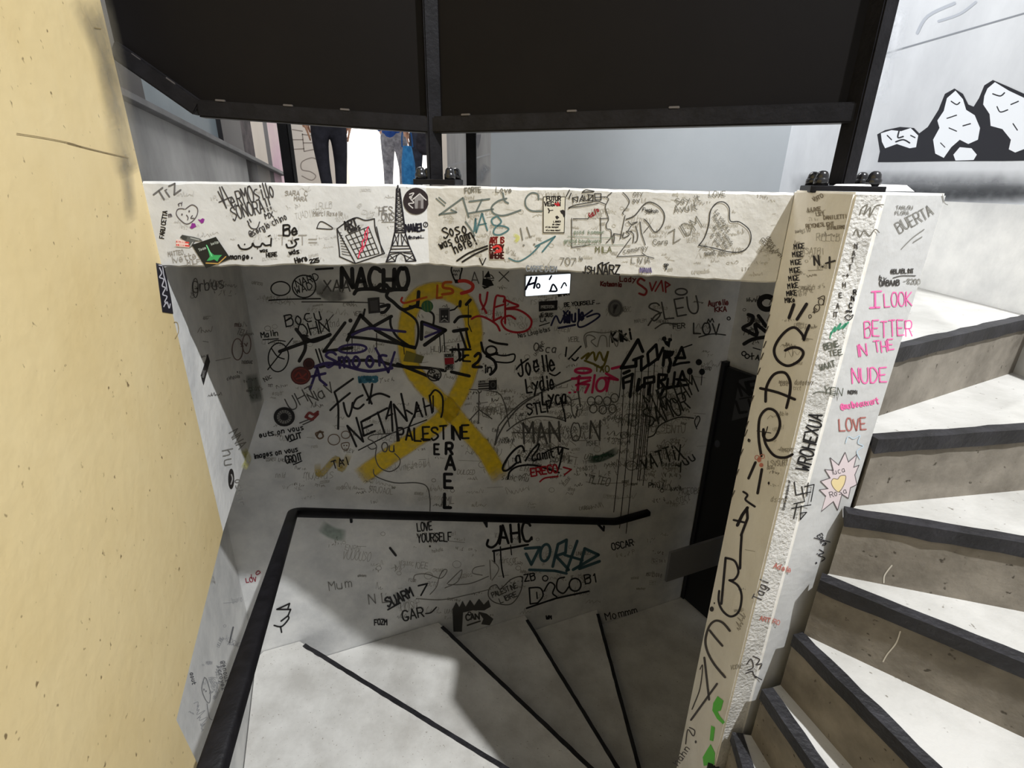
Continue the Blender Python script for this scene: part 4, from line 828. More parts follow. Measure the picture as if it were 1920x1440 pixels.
sticker(BK, 'striped black and white flag sticker', (170, 168, 164), '896,714 931,712 931,730 896,732', ((34, 32, 34), ('l', 2.4, '897,720 916,719'), ('l', 2.4, '897,724 916,723'), ('l', 2.4, '897,729 916,728'), ('f', '916,713 931,712 931,730 916,731'), ('t', 898, 717, 3, 2, 'UNITE', .9, 1)), ((90, 88, 86), ('o', 924, 721, 4, 5, 1.4)))
sticker(BK, 'small dark maroon round sticker above the red one', (58, 24, 26), circ(579, 682, 11, 11), ((96, 46, 44), ('o', 579, 682, 8, 8, 1.2)))
sticker(BK, 'larger maroon round sticker with a red motif', (92, 44, 42), circ(564, 704, 19, 17), ((140, 54, 46), ('o', 564, 704, 15.5, 13.5, 1.4), ('s', 3, '553,706 560,698 566,706 574,700'), ('s', 3, '556,710 564,708 573,711')))
sticker(BK, 'round black sticker with a pale radiating rosette', (26, 24, 26), circ(533, 781, 20, 18), ((124, 122, 118), ('o', 533, 781, 11, 10, 6)), ((40, 38, 40), *[('l', 1.1, '%g,%g %g,%g' % (533 + 4 * math.cos(i * .39), 781 + 3.6 * math.sin(i * .39), 533 + 15 * math.cos(i * .39), 781 + 13.5 * math.sin(i * .39))) for i in range(16)]))
sticker(BK, 'small black rectangular sticker with pale print under the glowing light', (28, 26, 28), '1010,565 1045,563 1044,581 1010,584', ((170, 168, 164), ('t', 1014, 578, 5, 2, 'PRESTON', 1.2, .8)))
sticker(BK, 'round grey portrait sticker right of the blue signature', (112, 111, 110), circ(1153, 578, 14, 16), ((80, 79, 79), ('o', 1153, 578, 11, 13, 1.5), ('s', 4, '1150,586 1152,578 1156,572'), ('d', 1152, 575, 4, 5, 12)))

# ---- left part of the beam
BL = P_BL
scribbles(BL, '285,340 790,348 795,492 318,495', 70, 21, [(178, 176, 172), (186, 184, 180)], 4, 9, .6, 1.1)
graf(BL, 'TiZ in grey marker', (96, 94, 94), ('l', 3.2, '288,365 305,352'), ('l', 3.2, '298,358 308,374'), ('l', 3, '311,359 318,369'), ('l', 2, '309,357 313,355'), ('l', 3.2, '317,349 328,344 327,365 339,356'))
graf(BL, 'small lettering running up the beam end', K, T(307, 447, 8, 82, 'FARU CETTA', 1.8, .78))
graf(BL, 'smiling heart face', (84, 78, 82), ('s', 1.8, '348,392 360,384 370,390 370,402 362,414 350,420 338,412 331,402 333,393 340,391 346,392'), ('s', 1.8, '350,403 353,408 352,412'), ('s', 1.8, '361,404 358,409 364,409'), ('d', 341.5, 402, 1.6, 2, 8), ('d', 355, 396, 1.6, 2, 8), T(317, 407, 8, 12, 'm', 1.8), T(336, 386, 6, 25, 'ry', 1.6))
graf(BL, 'larger purple heart', (126, 40, 128), ('f', '360,418 366,419 368,425 360,429 356,427 358,424'))
graf(BL, 'smaller purple heart', (126, 40, 128), ('f', '371,411 376,412 380,409 384,411 382,417 378,419'))
graf(BL, 'faded names in pale marker', (146, 142, 136), T(316, 480, 8, 8, 'MATTEO', 1.3, .7), T(322, 494, 12, 12, 'Ivette', 1.5, .95), T(352, 497, 8, 8, 'MILF', 1.4), T(535, 366, 8, 0, 'SARA  C', 1.5), T(552, 376, 7, 0, 'MARA', 1.5), T(588, 404, 8, 0, 'Merci Roxelle', 1.3, .75), T(522, 460, 18, 0, 'T+T=', 2, 1.2))
graf(BL, 'HERMOSILLO SONORA greeting in black pen', (58, 56, 58), ('l', 2.3, '412,351 424,389'), ('l', 2.3, '409,359 425,390'), ('l', 2.2, '411,379 432,370'), ('l', 2.3, '416,350 435,386'), T(436, 388, 28, 15, 'eRMOsillo', 2.3, .47), T(438, 413, 24, 16, 'SONORA!!', 2.3, .5), T(498, 410, 10, 12, 'MX', 2), T(470, 444, 11, 26, '@sergio chino', 1.8, .72), ('s', 2.2, '466,420 472,428 482,428 487,416'), ('l', 2.2, '464,414 467,419'), ('l', 2.2, '468,411 471,416'))
graf(BL, 'black arabic words and was here lines', K, ('s', 3.2, '447,459 452,466 463,467 472,462 474,456 478,462 488,462 492,456 498,460 506,459'), ('l', 3, '508,461 509,447'), ('l', 2.4, '503,443 507,441'), ('d', 459, 458, 1.5, 1.5, 8), ('d', 483, 466, 1.3, 1.3, 8), T(432, 486, 9, 2, 'mange.', 2.4, .95), T(488, 473, 6, 5, 'was', 1.8), T(500, 482, 7, 6, 'HERE', 2, .85), T(532, 441, 19, 3, 'Be', 3.6, .95), ('s', 3.2, '537,458 540,464 550,463 556,457 553,450 560,448'), ('l', 3, '546,452 548,456'), ('d', 552, 468, 1.4, 1.4, 8), T(543, 478, 8, 12, 'was', 2.4), T(555, 494, 10, 16, 'Here', 2.6, .75), T(582, 494, 7, 12, '225', 2.4))
EIF = [('l', 3, '746,348 746,353'), ('l', 3.4, '744,354 741,435'), ('l', 3.4, '749,354 760,436'), ('l', 2.2, '740,435 733,466 724,491 741,490'), ('l', 2.2, '760,436 767,460 780,489 761,490'), ('s', 2, '741,490 744,480 751,475 758,480 761,490'), ('l', 2, '740,432 759,432'), ('l', 2, '740,436 760,436'), ('l', 2, '735,461 767,461'), ('l', 2, '733,467 770,466'), ('l', 2, '732,473 772,472'), ('l', 1.6, '731,477 748,474'), ('l', 1.6, '757,474 774,476')]
for y0 in range(356, 432, 8):
    t = (y0 - 354) / 80; l_, r_ = 744 - 3 * t, 749.5 + 10 * t; EIF += [('l', 1.3, '%g,%g %g,%g' % (l_, y0, r_, y0 + 7)), ('l', 1.3, '%g,%g %g,%g' % (r_, y0, l_, y0 + 7)), ('l', 1.2, '%g,%g %g,%g' % (l_, y0, r_, y0))]
for a_, b_, c_, d_ in (((740, 438), (748, 438), (746, 460), (736, 460)), ((752, 438), (760, 438), (766, 460), (754, 460)), ((731, 478), (744, 478), (741, 489), (726, 489)), ((758, 478), (774, 478), (778, 488), (762, 489))):
    EIF += [('l', 1.5, '%g,%g %g,%g' % (*a_, *c_)), ('l', 1.5, '%g,%g %g,%g' % (*b_, *d_)), ('l', 1.5, '%g,%g %g,%g' % (*b_, *c_)), ('l', 1.5, '%g,%g %g,%g' % (*a_, *d_))]
graf(BL, 'drawing of an iron lattice tower', (30, 28, 34), *EIF)
NEW = [('l', 2.2, '632,429 666,493'), ('s', 2.2, '632,429 634,450 636,466 637,481'), ('l', 2.2, '637,481 666,494'), ('s', 2.2, '632,429 650,416 668,408 685,413 702,410'), ('s', 2.2, '702,410 704,430 712,455 721,475'), ('l', 2.2, '721,475 666,494'), ('l', 1.8, '706,425 717,475'), ('s', 1.8, '594,428 600,416 610,418 624,429 594,428'), T(648, 431, 14, 20, 'ART', 3.4, .72), T(653, 437, 9, 20, 'times', 2.4, .8)]
c0, c1, c2, c3 = (648, 442), (691, 425), (711, 475), (671, 485)
for i in range(6):
    t = i / 5; L_ = lambda p, q: (p[0] + (q[0] - p[0]) * t, p[1] + (q[1] - p[1]) * t)
    NEW += [('l', 1.6, '%g,%g %g,%g' % (*L_(c0, c1), *L_(c3, c2))), ('l', 1.3, '%g,%g %g,%g' % (*L_(c0, c3), *L_(c1, c2)))]
for i in range(9): NEW.append(('l', 1.1, '%g,%g %g,%g' % (636 + i * .7, 436 + i * 5, 640 + i * 2.2, 436 + i * 5.4)))
graf(BL, 'open newspaper drawing headed ART times with a chart', (38, 36, 38), *NEW)
graf(BL, 'red zigzag on the drawn chart', (206, 44, 78), ('l', 2.2, '672,483 676,468 680,462 679,453 685,446 684,438 691,425'), ('l', 1.8, '678,472 684,460 688,448 690,432'))
graf(BL, 'NAWEL in bold black', (24, 22, 34), T(761, 434, 13, 3, 'NAWEL', 3.4, .63), ('o', 798, 421, 4, 4.5, 1.6), ('l', 1.2, '797,424 799,418'), T(766, 448, 6, 2, '@nawel', 1.3, .85), ('l', 1.2, '783,446 795,446'))
graf(BL, None, (120, 117, 114), T(711, 402, 15, 0, 'HES', 1.6, .68), T(716, 413, 14, 0, 'UNS', 1.6, .68), ('l', 1.4, '716,416 742,416'))
sticker(BL, 'round black sticker with a pale birdhouse picture beside the tower drawing', (34, 24, 28), circ(780, 377, 24, 25), ((128, 124, 124), ('f', '777,371 787,364 797,373 794,374 794,391 778,391')), ((186, 182, 180), ('l', 2, '774,374 787,363 799,375'), ('s', 2, '768,364 776,362 770,372 776,380 766,382 774,390'), ('d', 770, 370, 3, 3, 8)), ((70, 62, 62), ('f', '784,376 789,376 789,391 783,391')))
sticker(BL, 'small red and white lettered sticker half under the green one', (222, 196, 188), '331,449 357,452 356,464 331,462', ((196, 66, 60), ('l', 3.2, '332,453 354,455'), ('l', 3.2, '332,459 355,461')), ((222, 196, 188), ('t', 333, 455, 3, -4, 'MAISON', .8, 1.0), ('t', 333, 461, 3, -4, 'LIBRES', .8, 1.0)))
sticker(BL, 'grey cut-out bird shaped sticker touching the green one', (84, 86, 84), '338,445 342,440 352,442 364,444 376,448 380,451 366,452 362,460 356,464 353,455 346,451', ((54, 56, 54), ('f', '339,444 343,441 352,444 350,450 343,449')), ((168, 170, 168), ('l', 1.6, '358,446 374,450'), ('l', 1.6, '362,454 357,462')))
sticker(BL, 'black diamond-set sticker with a glowing green tower', (26, 28, 26), '405,444 433,485 387,503 360,459', ((56, 150, 86), ('f', '387,457 395,472 402,478 417,478 412,483 408,490 402,486 396,488 388,489 394,481 392,474')), ((110, 200, 140), ('l', 2, '388,460 398,480')), ((178, 140, 74), ('l', 2, '387,493 410,494'), ('l', 2, '410,494 424,481')), ((150, 156, 150), ('t', 374, 471, 4.6, 20, 'Team', 1.2, .9), ('t', 396, 460, 4.6, 16, 'Iwette', 1.1, .8)))

# ---- right part of the beam
BR = P_BR
scribbles(BR, '815,352 1470,360 1440,525 815,494', 150, 22, [(176, 171, 160), (184, 180, 168), (166, 161, 150)], 4, 10, .6, 1.2)
spray(BR, None, (214, 214, 90), [(9, '945,408 960,405'), (8, '965,455 972,445 962,440'), (10, '1040,470 1065,470'), (7, '1118,468 1125,460'), (7, '1060,494 1110,490'), (9, '1000,412 1006,412')], .6)
graf(BR, 'large grey green AIC tag', (98, 108, 106), ('l', 3.2, '824,403 868,371 879,407'), ('l', 3, '824,402 856,398 846,393'), ('l', 3.2, '880,378 918,373'), ('l', 3.2, '904,374 893,397'), ('l', 3, '878,400 925,392'), ('s', 3.2, '943,362 946,376 953,381'), ('s', 3.2, '950,372 934,377 922,388 926,400 945,404 976,394'), ('l', 2, '818,372 834,386'), ('l', 2, '823,370 836,381'), ('s', 3, '873,416 882,428 890,442'), ('s', 3, '1010,374 1008,364 996,362 986,372 986,386 996,395 1016,396'))
graf(BR, 'blue green NAS lettering', (74, 112, 118), ('l', 3, '889,434 892,410 893,436'), ('l', 3, '893,436 904,400 914,432'), ('l', 2.4, '896,422 912,419'), ('s', 3, '930,406 922,412 926,422 944,424 954,430 938,440 926,438 928,428 940,416 932,405'), ('l', 3, '1040,444 1004,462'), ('l', 3, '1041,443 1017,472'), ('s', 2.6, '954,484 972,490 994,478 1012,460'))
graf(BR, 'Soso was damn here in black', K, T(833, 446, 19, 14, 'Soso', 2.8, .72), T(826, 467, 15, 20, 'was damn', 2.6, .68), T(854, 475, 18, 24, 'here!', 2.8, .66), ('s', 3.4, '857,489 880,474 914,461'), ('s', 3.4, '867,491 890,477 914,466'), ('l', 2, '899,484 905,497 911,484'))
graf(BR, None, (120, 118, 110), ('l', 2.4, '976,428 980,450'), ('l', 2.4, '988,426 994,444'), ('d', 982, 460, 2, 2, 8), ('d', 1002, 458, 2, 2, 8), T(872, 362, 9, 5, 'FORTE', 2, .8), T(930, 360, 9, -3, 'Love', 1.6))
sticker(BR, 'ART IS EVERYWHERE sticker in red and black block letters', (206, 200, 188), '918,444 948,444 948,486 918,486', ((120, 22, 24), ('t', 919, 456, 11, 0, 'ART', 3, .52, 0, 0), ('t', 937, 456, 11, 0, 'IS', 3, .62, 0, 0)), ((66, 16, 18), ('t', 919, 470, 11, 0, 'EVERY', 3, .55, 0, 0), ('t', 919, 484, 11, 0, 'WHERE', 3.2, .55, 0, 0)), ((206, 52, 52), ('s', 4, '925,464 934,461 940,468 931,470'), ('l', 2, '927,474 940,472')))
sticker(BR, 'white FUTUR VEGAN poster with black farm animal print', (206, 202, 188), '1019,368 1061,368 1059,437 1018,437', ((34, 30, 32), ('l', 1.4, '1019,369 1060,369 1058,436 1019,436 1019,369'), ('t', 1025, 376, 7.6, 0, 'FUTUR', 2.2, .82, 0, 0), ('t', 1021, 386, 7.6, 0, 'VEGAN', 2.2, .92, 0, 0), ('s', 2.4, '1028,391 1030,395 1029,399'), ('l', 1.6, '1030,395 1037,394'), ('f', '1050,395 1056,393 1060,396 1060,404 1057,408 1055,402 1052,400'), ('f', '1041,406 1045,404 1049,408 1046,410 1045,412 1043,410'), ('t', 1038, 417, 3, 0, 'LIBRES', 1.1, .95), ('t', 1036, 422, 3, 0, 'de aimer', 1, .85), ('t', 1023, 427, 3, 0, 'et de manger', 1, .9), ('t', 1024, 433, 3, 0, 'et a vous aussi', 1, .78)), ((176, 34, 44), ('s', 3.4, '1041,382 1048,385 1046,380')))
graf(BR, 'small black tag with a hat and an underline', (52, 50, 48), ('l', 2, '1062,368 1068,356'), ('l', 2, '1067,372 1071,362'), ('l', 1.8, '1073,371 1084,369 1083,378 1074,372 1075,380'), ('l', 1.8, '1087,378 1092,366 1095,377 1088,373'), ('s', 1.8, '1096,368 1098,376 1104,372 1103,365'), ('l', 1.8, '1102,365 1112,366 1112,376 1103,376 1112,366'), ('l', 1.8, '1115,363 1127,363 1127,375 1116,375 1115,363'), ('l', 1.6, '1116,370 1136,369'), ('s', 1.8, '1092,360 1098,356 1106,357 1114,359 1092,361'), ('s', 1.6, '1067,389 1080,384 1104,380 1118,377 1136,383'), ('d', 1067, 390, 1.6, 1.6, 8), ('s', 1.4, '1068,389 1090,387 1122,381'))
graf(BR, 'thin curving outlines with a balloon shape', (76, 74, 70), ('s', 1.8, '1147,361 1138,369 1141,374 1135,389 1141,410 1137,420 1138,429 1145,431 1146,444 1137,455'), ('s', 1.8, '1168,361 1175,368 1180,378 1175,389 1168,398 1169,402'), ('s', 2.2, '1174,411 1190,404 1207,384 1220,379 1237,388 1246,404 1241,424 1228,435 1215,418 1208,411'), ('l', 1.6, '1072,409 1072,464 1095,461 1107,458'), ('l', 1.6, '1075,410 1102,410 1105,407'), ('l', 1.6, '1126,408 1127,455'), ('l', 1.6, '1125,410 1140,409'), ('l', 1.6, '1172,404 1163,448'), ('l', 1.6, '1183,446 1157,481 1208,479'), ('s', 1.6, '1204,474 1212,480 1226,484'), ('l', 1.8, '1151,438 1168,441'), ('s', 1.8, '1151,438 1148,446 1150,456 1152,446 1151,438'), ('s', 1.8, '1170,436 1168,446 1180,440 1174,434 1184,434'), ('l', 1.8, '1178,432 1183,424'), ('s', 1.8, '1187,455 1188,440 1182,434'), ('s', 1.8, '1192,424 1196,440 1194,452 1190,454'), ('l', 1.8, '1200,416 1203,438 1210,459'), ('l', 1.6, '1186,418 1195,416 1184,422 1178,415'), ('l', 1.4, '1217,424 1207,436'), T(1205, 395, 6, -8, 'Fuck', 1.4), T(1211, 400, 6, 4, 'Sarah', 1.2))
graf(BR, 'small dark red note', (138, 30, 40), T(1108, 408, 8, 40, '6z/o', 1.9, .8))
graf(BR, 'pencilled lines of green and grey names', (128, 140, 122), T(1076, 438, 6, 0, 'good  kommer', 1.2), T(1058, 455, 7, 0, 'grand boulevard', 1.3, .85), ('l', 1, '1065,443 1150,446'), ('l', 1, '1065,459 1170,459'))
graf(BR, 'name MILA over yellow', (112, 112, 84), T(1117, 473, 10, 0, 'MILA', 1.8))
graf(BR, 'grey names 707 and LIVIA', (122, 119, 110), T(1050, 496, 12, 0, '707', 1.8), T(1086, 488, 7, 0, 'le', 1.4), T(1184, 493, 10, 0, 'LIVIA', 1.5), T(1225, 458, 9, 0, 'Cara', 1.4), T(1170, 475, 8, 10, 'camargy', 1.3), T(1188, 368, 7, 0, 'OTY', 1.3), T(1187, 380, 8, 5, 'ov', 1.8), T(1268, 384, 11, 10, 'Say it', 1.6), T(1265, 398, 12, 8, 'Avult', 1.8), T(1330, 368, 9, 0, 'LOVE', 1.4), T(1263, 455, 22, 30, 'ZIDM', 1.8, .95))
graf(BR, 'CARPE DIEM in grey blue capitals', (128, 134, 142), T(987, 508, 10, -2, 'CARPE DIEM', 1.7, .72))
graf(BR, 'black tag reading JSH NARZ', K, T(1093, 512, 13, -3, 'JSH.', 2.4, .68), T(1121, 513, 17, -2, 'NARZ', 2.8, .72), ('s', 2.4, '1121,497 1130,492 1130,497 1142,492'))
graf(BR, 'faded violet scribble', (116, 108, 142), T(1200, 510, 8, -2, 'NAVA', 2.6, .8))
graf(BR, None, (46, 44, 42), T(1245, 500, 5, 0, 'SP', 1.6), T(1247, 506, 5, 0, 'V', 1.6))
graf(BR, 'large black pen heart filled with a sentence', (52, 50, 48), ('s', 1.9, '1310,460 1321,445 1329,420 1332,396 1343,381 1357,379 1367,390 1369,414 1386,416 1404,430 1408,447 1402,463 1388,472 1366,472 1338,465 1310,460'))
graf(BR, None, (128, 125, 117), T(1340, 396, 7, -58, 'La vida es', 1.3, .9), T(1336, 406, 7, -58, 'hermosa cuando', 1.3, .8), T(1336, 426, 7, -58, 'te apartas', 1.3, .9), T(1332, 440, 7, -56, 'lo que', 1.3, .9), T(1322, 478, 8, 0, 'wwA AM', 1.6), ('s', 1.4, '1312,468 1320,460 1330,464 1338,470 1326,478'))
graf(BR, None, (120, 115, 105), T(1425, 450, 8, -50, 'GEMMA', 1.4), T(1436, 446, 8, -55, 'dans lyon', 1.4, .9))

# ---- bulkhead return, lower left wall, yellow wall
MK = P_MICK
scribbles(MK, '340,515 450,518 490,700 497,740 440,960 400,800 355,620', 22, 31, [(150, 147, 143), (128, 125, 122)], 5, 11, .8, 1.5)
graf(MK, 'grey name near the top of the bulkhead', G1, T(362, 548, 20, 8, 'Grbus', 2, .75), ('o', 366, 540, 5, 18, 1.8))
graf(MK, 'faded star doodle', (120, 96, 92), ('o', 445, 655, 10, 20, 2), ('o', 462, 645, 8, 18, 2), T(452, 650, 8, 10, 'xv', 2), T(440, 612, 8, 0, 'mu', 1.8))
spray(MK, None, (70, 84, 70), [(26, '470,700 476,730 482,755')], .6)
spray(MK, 'yellow smudge low on the bulkhead', (214, 208, 90), [(14, '455,842 465,860 456,880'), (8, '460,865 466,872')], .55)
graf(MK, None, G2, T(430, 812, 18, -60, 'NNA', 2, .8), T(417, 845, 20, -80, 'hu', 2), T(440, 900, 12, -80, 'oskar', 1.8))
sticker(MK, 'black parallelogram sticker on the lit edge of the bulkhead', (36, 34, 34), '389,664 393,678 381,722 376,704', ((130, 128, 126), ('t', 381, 708, 4, 76, 'DANTE', 1, .8)))
sticker(MK, 'oval black sticker low on the bulkhead with a pale mark', (26, 24, 26), circ(433, 898, 5.5, 19), ((170, 168, 166), ('s', 2.4, '433,890 435,898 432,908')))
WLP = P_WL
scribbles(WLP, '428,1075 470,1150 420,1270 380,1400 345,1345 395,1190', 20, 33, [(172, 173, 177), (156, 157, 162)], 5, 9, .7, 1.1, tilt=80)
graf(WLP, 'small drop shaped face doodle', (128, 128, 132), ('s', 1.6, '383,1270 378,1290 384,1310 392,1318 394,1300 388,1276 383,1270'), ('d', 382, 1293, 1.4, 2, 8), ('d', 386, 1296, 1.4, 2, 8), ('s', 1.4, '388,1320 392,1345 398,1350'))
graf(WLP, None, (90, 90, 96), T(415, 1240, 8, -80, 'genoux', 1.5), T(407, 1250, 8, -78, 'i croyez', 1.5), ('l', 3, '437,1176 430,1205'), T(356, 1262, 7, -78, 'aout', 1.6))
YP = P_YEL
spray(YP, 'grey soot stain along the edge of the yellow wall', (150, 142, 122), [(64, '176,-10 200,90 216,180 232,280 246,330'), (46, '140,-10 190,100 224,240'), (30, '228,290 238,340 246,420')], .5, .95)
sticker(YP, 'black upright sticker with white scrawled tags wrapped at the edge of the yellow wall', (30, 28, 38), '292,493 306,497 312,520 320,560 324,588 304,585 298,540', ((196, 194, 200), ('s', 2.2, '298,502 302,512 298,520 306,524 303,536 309,540 304,552 312,556 308,566 314,570'), ('s', 2, '304,500 306,516 310,530 312,545'), ('s', 2, '306,575 312,566 316,578 318,570'), ('l', 2, '297,497 303,498')))
graf(YP, None, (176, 156, 112), ('s', 1.6, '326,604 332,606 334,622 328,634'))
graf(YP, 'dark scratched streaks', (140, 122, 86), ('s', 1.6, '30,250 80,258 130,268 150,275'), ('s', 2, '126,268 180,282 240,296'), ('l', 2, '176,52 188,54'))

# ---- column faces
TN = P_TAN
scribbles(TN, '1500,370 1585,365 1530,640 1480,860 1420,1100 1380,1260 1345,1300 1400,1000 1440,760 1475,540', 60, 41, [(176, 171, 162), (160, 154, 145)], 5, 11, .7, 1.3)
graf(TN, 'MIGE repeated eight times in a column', (40, 36, 38), *[T(x, y, 9, 6, t, 1.8, .72) for x, y, t in ((1490, 467, 'MIGE'), (1487, 482, 'MIGE'), (1484, 497, 'MIGE'), (1482, 512, 'MIGE'), (1480, 527, 'MIGE'), (1478, 541, 'MIKE'), (1476, 555, 'MiKE'), (1473, 568, 'MiKe'))])
graf(TN, 'N plus in black with a smear', (46, 40, 38), T(1528, 498, 17, 6, 'N', 3.4, .8), ('d', 1543, 500, 2, 2, 8), ('l', 3.6, '1549,494 1566,489'), ('l', 3.4, '1556,482 1556,503'))
graf(TN, 'faint small names', (128, 116, 98), T(1526, 378, 7, 25, 'VITO', 1.5), T(1516, 397, 7, 5, 'LUXE', 1.5), T(1545, 412, 7, 4, 'DANI LETTI', 1.3, .8), T(1512, 428, 7, 6, 'REYONESLIGHT', 1.3, .75), T(1552, 431, 6, 4, 'DI PALERMO', 1.2, .7), T(1531, 405, 6, 5, 'LET', 1.3))
graf(TN, 'small scribbled face and heart', (72, 62, 56), ('o', 1532, 578, 5, 7, 1.4, 20, .4), ('o', 1540, 566, 5, 6, 1.4), ('s', 1.6, '1534,560 1546,555 1544,572'), ('c', 1.2, '1517,592 1520,590 1522,594 1518,597'), T(1528, 588, 6, 60, 'xii', 1.4))
graf(TN, 'tall black letters written up the column', (34, 28, 32), ('l', 6, '1489,571 1480,596'), ('l', 6, '1513,570 1495,599'), ('s', 5.2, '1518,610 1512,624 1508,637'), ('s', 5.2, '1508,637 1504,626 1490,614 1473,622 1457,642 1452,660 1460,677 1478,686 1498,677 1507,662 1499,653 1485,652 1473,657'), ('s', 5.2, '1436,753 1438,725 1452,702 1472,699 1482,716 1481,740 1475,765'), ('s', 5.2, '1426,728 1459,736 1491,749'), ('s', 5, '1428,855 1423,820 1425,784 1439,767 1456,773 1463,796 1454,820 1440,826 1432,818 1432,805'), ('s', 5, '1432,806 1436,832 1452,854 1472,858 1487,852'), ('l', 5, '1417,867 1404,897'), ('l', 5, '1429,880 1421,925'),
     ('s', 4, '1394,922 1402,928 1398,936 1404,942 1416,950'), ('l', 6, '1402,952 1392,966 1383,985'), ('l', 5, '1401,953 1402,972 1390,1004'), ('s', 4, '1376,975 1398,980'), ('s', 4.6, '1391,1004 1389,1035 1388,1066'), ('l', 4.6, '1361,1046 1353,1132'), ('s', 4.2, '1361,1046 1378,1052 1385,1072 1378,1086 1368,1088'), ('s', 4.2, '1368,1088 1384,1098 1391,1118 1386,1146 1371,1156 1356,1146 1348,1128 1349,1108'))
graf(TN, 'grey continuation of the tall letters', (70, 64, 62), ('s', 4.4, '1369,1183 1356,1168 1342,1164 1330,1175 1323,1200 1327,1222 1340,1246 1360,1270'), ('s', 4.2, '1331,1182 1342,1196 1355,1211'), ('l', 4, '1321,1233 1330,1312'), ('l', 4, '1345,1282 1296,1350'), ('s', 2, '1313,1255 1318,1248 1313,1290 1302,1320 1298,1330'), ('s', 2, '1293,1364 1303,1370 1300,1380 1290,1368 1286,1395'), ('d', 1305, 1391, 2, 3, 8), T(1272, 1436, 12, 55, 'hahn', 1.6))
graf(TN, 'bright green paint strokes', GRN, ('f', '1346,1305 1357,1314 1352,1332 1346,1334 1351,1344 1360,1354 1356,1358 1345,1348 1336,1332 1338,1318'), ('f', '1334,1360 1341,1364 1338,1390 1331,1388'), ('f', '1333,1395 1341,1412 1340,1434 1320,1436 1318,1420 1326,1406'))
graf(TN, None, (44, 38, 38), ('d', 1335, 1142, 4, 5, 10), ('d', 1340, 1131, 1.4, 2, 8), T(1404, 829, 8, 20, 'e', 1.6), ('l', 1.6, '1420,808 1446,812'), ('l', 1.6, '1432,825 1440,800'), ('d', 1442, 906, 2, 3, 8))
graf(TN, 'small pink flower', (206, 128, 112), ('d', 1424, 862, 4, 5, 10), ('d', 1428, 872, 4, 4, 10), ('o', 1420, 858, 4, 4, 1.2), ('o', 1430, 856, 4, 4, 1.2))
graf(TN, None, (70, 62, 58), *[('l', 1.8, '%g,%g %g,%g' % (x, y, x - 5, y + 12)) for x, y in ((1448, 560), (1444, 590), (1441, 612), (1437, 640), (1432, 662), (1426, 690), (1414, 742), (1404, 790), (1402, 806), (1394, 842), (1386, 880), (1378, 920))])
RG = P_RGH
graf(RG, 'crossed out pencil tags on the rough strip', (112, 108, 98), ('s', 2, '1612,402 1616,390 1626,384 1620,402 1632,388 1630,406 1642,386 1656,384'), ('s', 2, '1600,440 1606,430 1612,444 1620,432 1630,442 1640,430 1648,436'))
graf(RG, 'letters NATTHEAT stacked down the strip', (70, 66, 62), *[T(x, y, 9, 0, t, 1.8, .8) for x, y, t in ((1602, 466, 'N'), (1598, 479, 'A'), (1596, 492, 'T'), (1591, 506, 'T'), (1580, 521, '-+'), (1580, 538, 'H'), (1573, 558, 'E'), (1568, 578, 'A'), (1562, 594, 'iT'))])
graf(RG, 'RNC 1994 and a heart in black', K, T(1600, 552, 9, 0, 'R', 2, .8), T(1596, 564, 9, 0, 'N', 2, .8), T(1592, 577, 9, 0, 'C', 2, .8), T(1585, 586, 4, 0, '1994', 1.4), ('c', 1.6, '1584,594 1590,590 1594,593 1599,590 1596,597 1589,600'))
graf(RG, 'green scribble', (70, 152, 118), ('s', 3, '1558,626 1566,612 1564,622 1576,606 1572,618 1586,606 1580,616 1590,604'), ('l', 2, '1558,622 1556,634'))
graf(RG, 'small dark names', (96, 98, 88), T(1546, 656, 11, 15, 'BENE', 2, .75), T(1555, 668, 10, 10, 'TEE', 1.8), T(1538, 694, 11, 15, 'WAAT', 1.8, .8), T(1544, 738, 14, -8, 'YEN', 1.8), ('s', 1.6, '1524,738 1535,734 1550,736 1570,738'))
graf(RG, 'black scrawl written upwards', K, T(1516, 884, 24, 76, 'WROHEXUA', 3, .66))
graf(RG, 'thin line of tiny lettering', (60, 56, 54), T(1470, 956, 4, 78, 'O urrrream saisons or', 1.1, .9))
graf(RG, 'black pictogram letters', K, ('l', 2, '1489,903 1492,928 1520,922'), ('l', 2, '1503,912 1508,940 1488,944'), ('l', 2, '1508,912 1526,908 1520,940'), ('l', 2, '1484,953 1520,946'), ('l', 2, '1494,945 1488,972'), ('l', 2, '1502,948 1500,974 1512,960 1500,962'), ('l', 2, '1515,905 1512,930'))
graf(RG, 'names Adele, Tagi and a dark doodle', (70, 66, 66), T(1426, 1128, 17, 68, 'Tagi', 2, .8), ('s', 2, '1400,1245 1408,1235 1412,1250 1402,1256'), ('s', 2, '1412,1230 1424,1236 1418,1246 1428,1244 1424,1254'), ('d', 1417, 1269, 3, 2, 8), ('s', 2, '1398,1262 1410,1258 1414,1266 1428,1274'))
graf(RG, None, (196, 120, 110), T(1450, 1065, 10, -14, 'Adele', 1.6, .9), T(1424, 1162, 8, -14, 'ART RO', 1.4))
WT = P_WHT
graf(WT, 'I LOOK BETTER IN THE NUDE in bright pink marker', PNK, T(1633, 576, 28, 0, 'I', 3.6, .8), ('l', 3, '1634,547 1652,546'), ('l', 3.4, '1631,577 1649,576'), T(1658, 574, 25, 2, 'LOOK', 2.1, .62), T(1621, 632, 29, 2, 'BETTER', 2.4, .60), T(1604, 670, 22, 7, 'IN', 2.4, .85), T(1640, 660, 20, 7, 'THE', 2.4, .74), T(1598, 718, 27, 3, 'NUDE', 2.6, .72))
graf(WT, 'pink handle under the slogan', (240, 106, 168), T(1577, 768, 11, 10, '@malbeauxart', 1.9, .68))
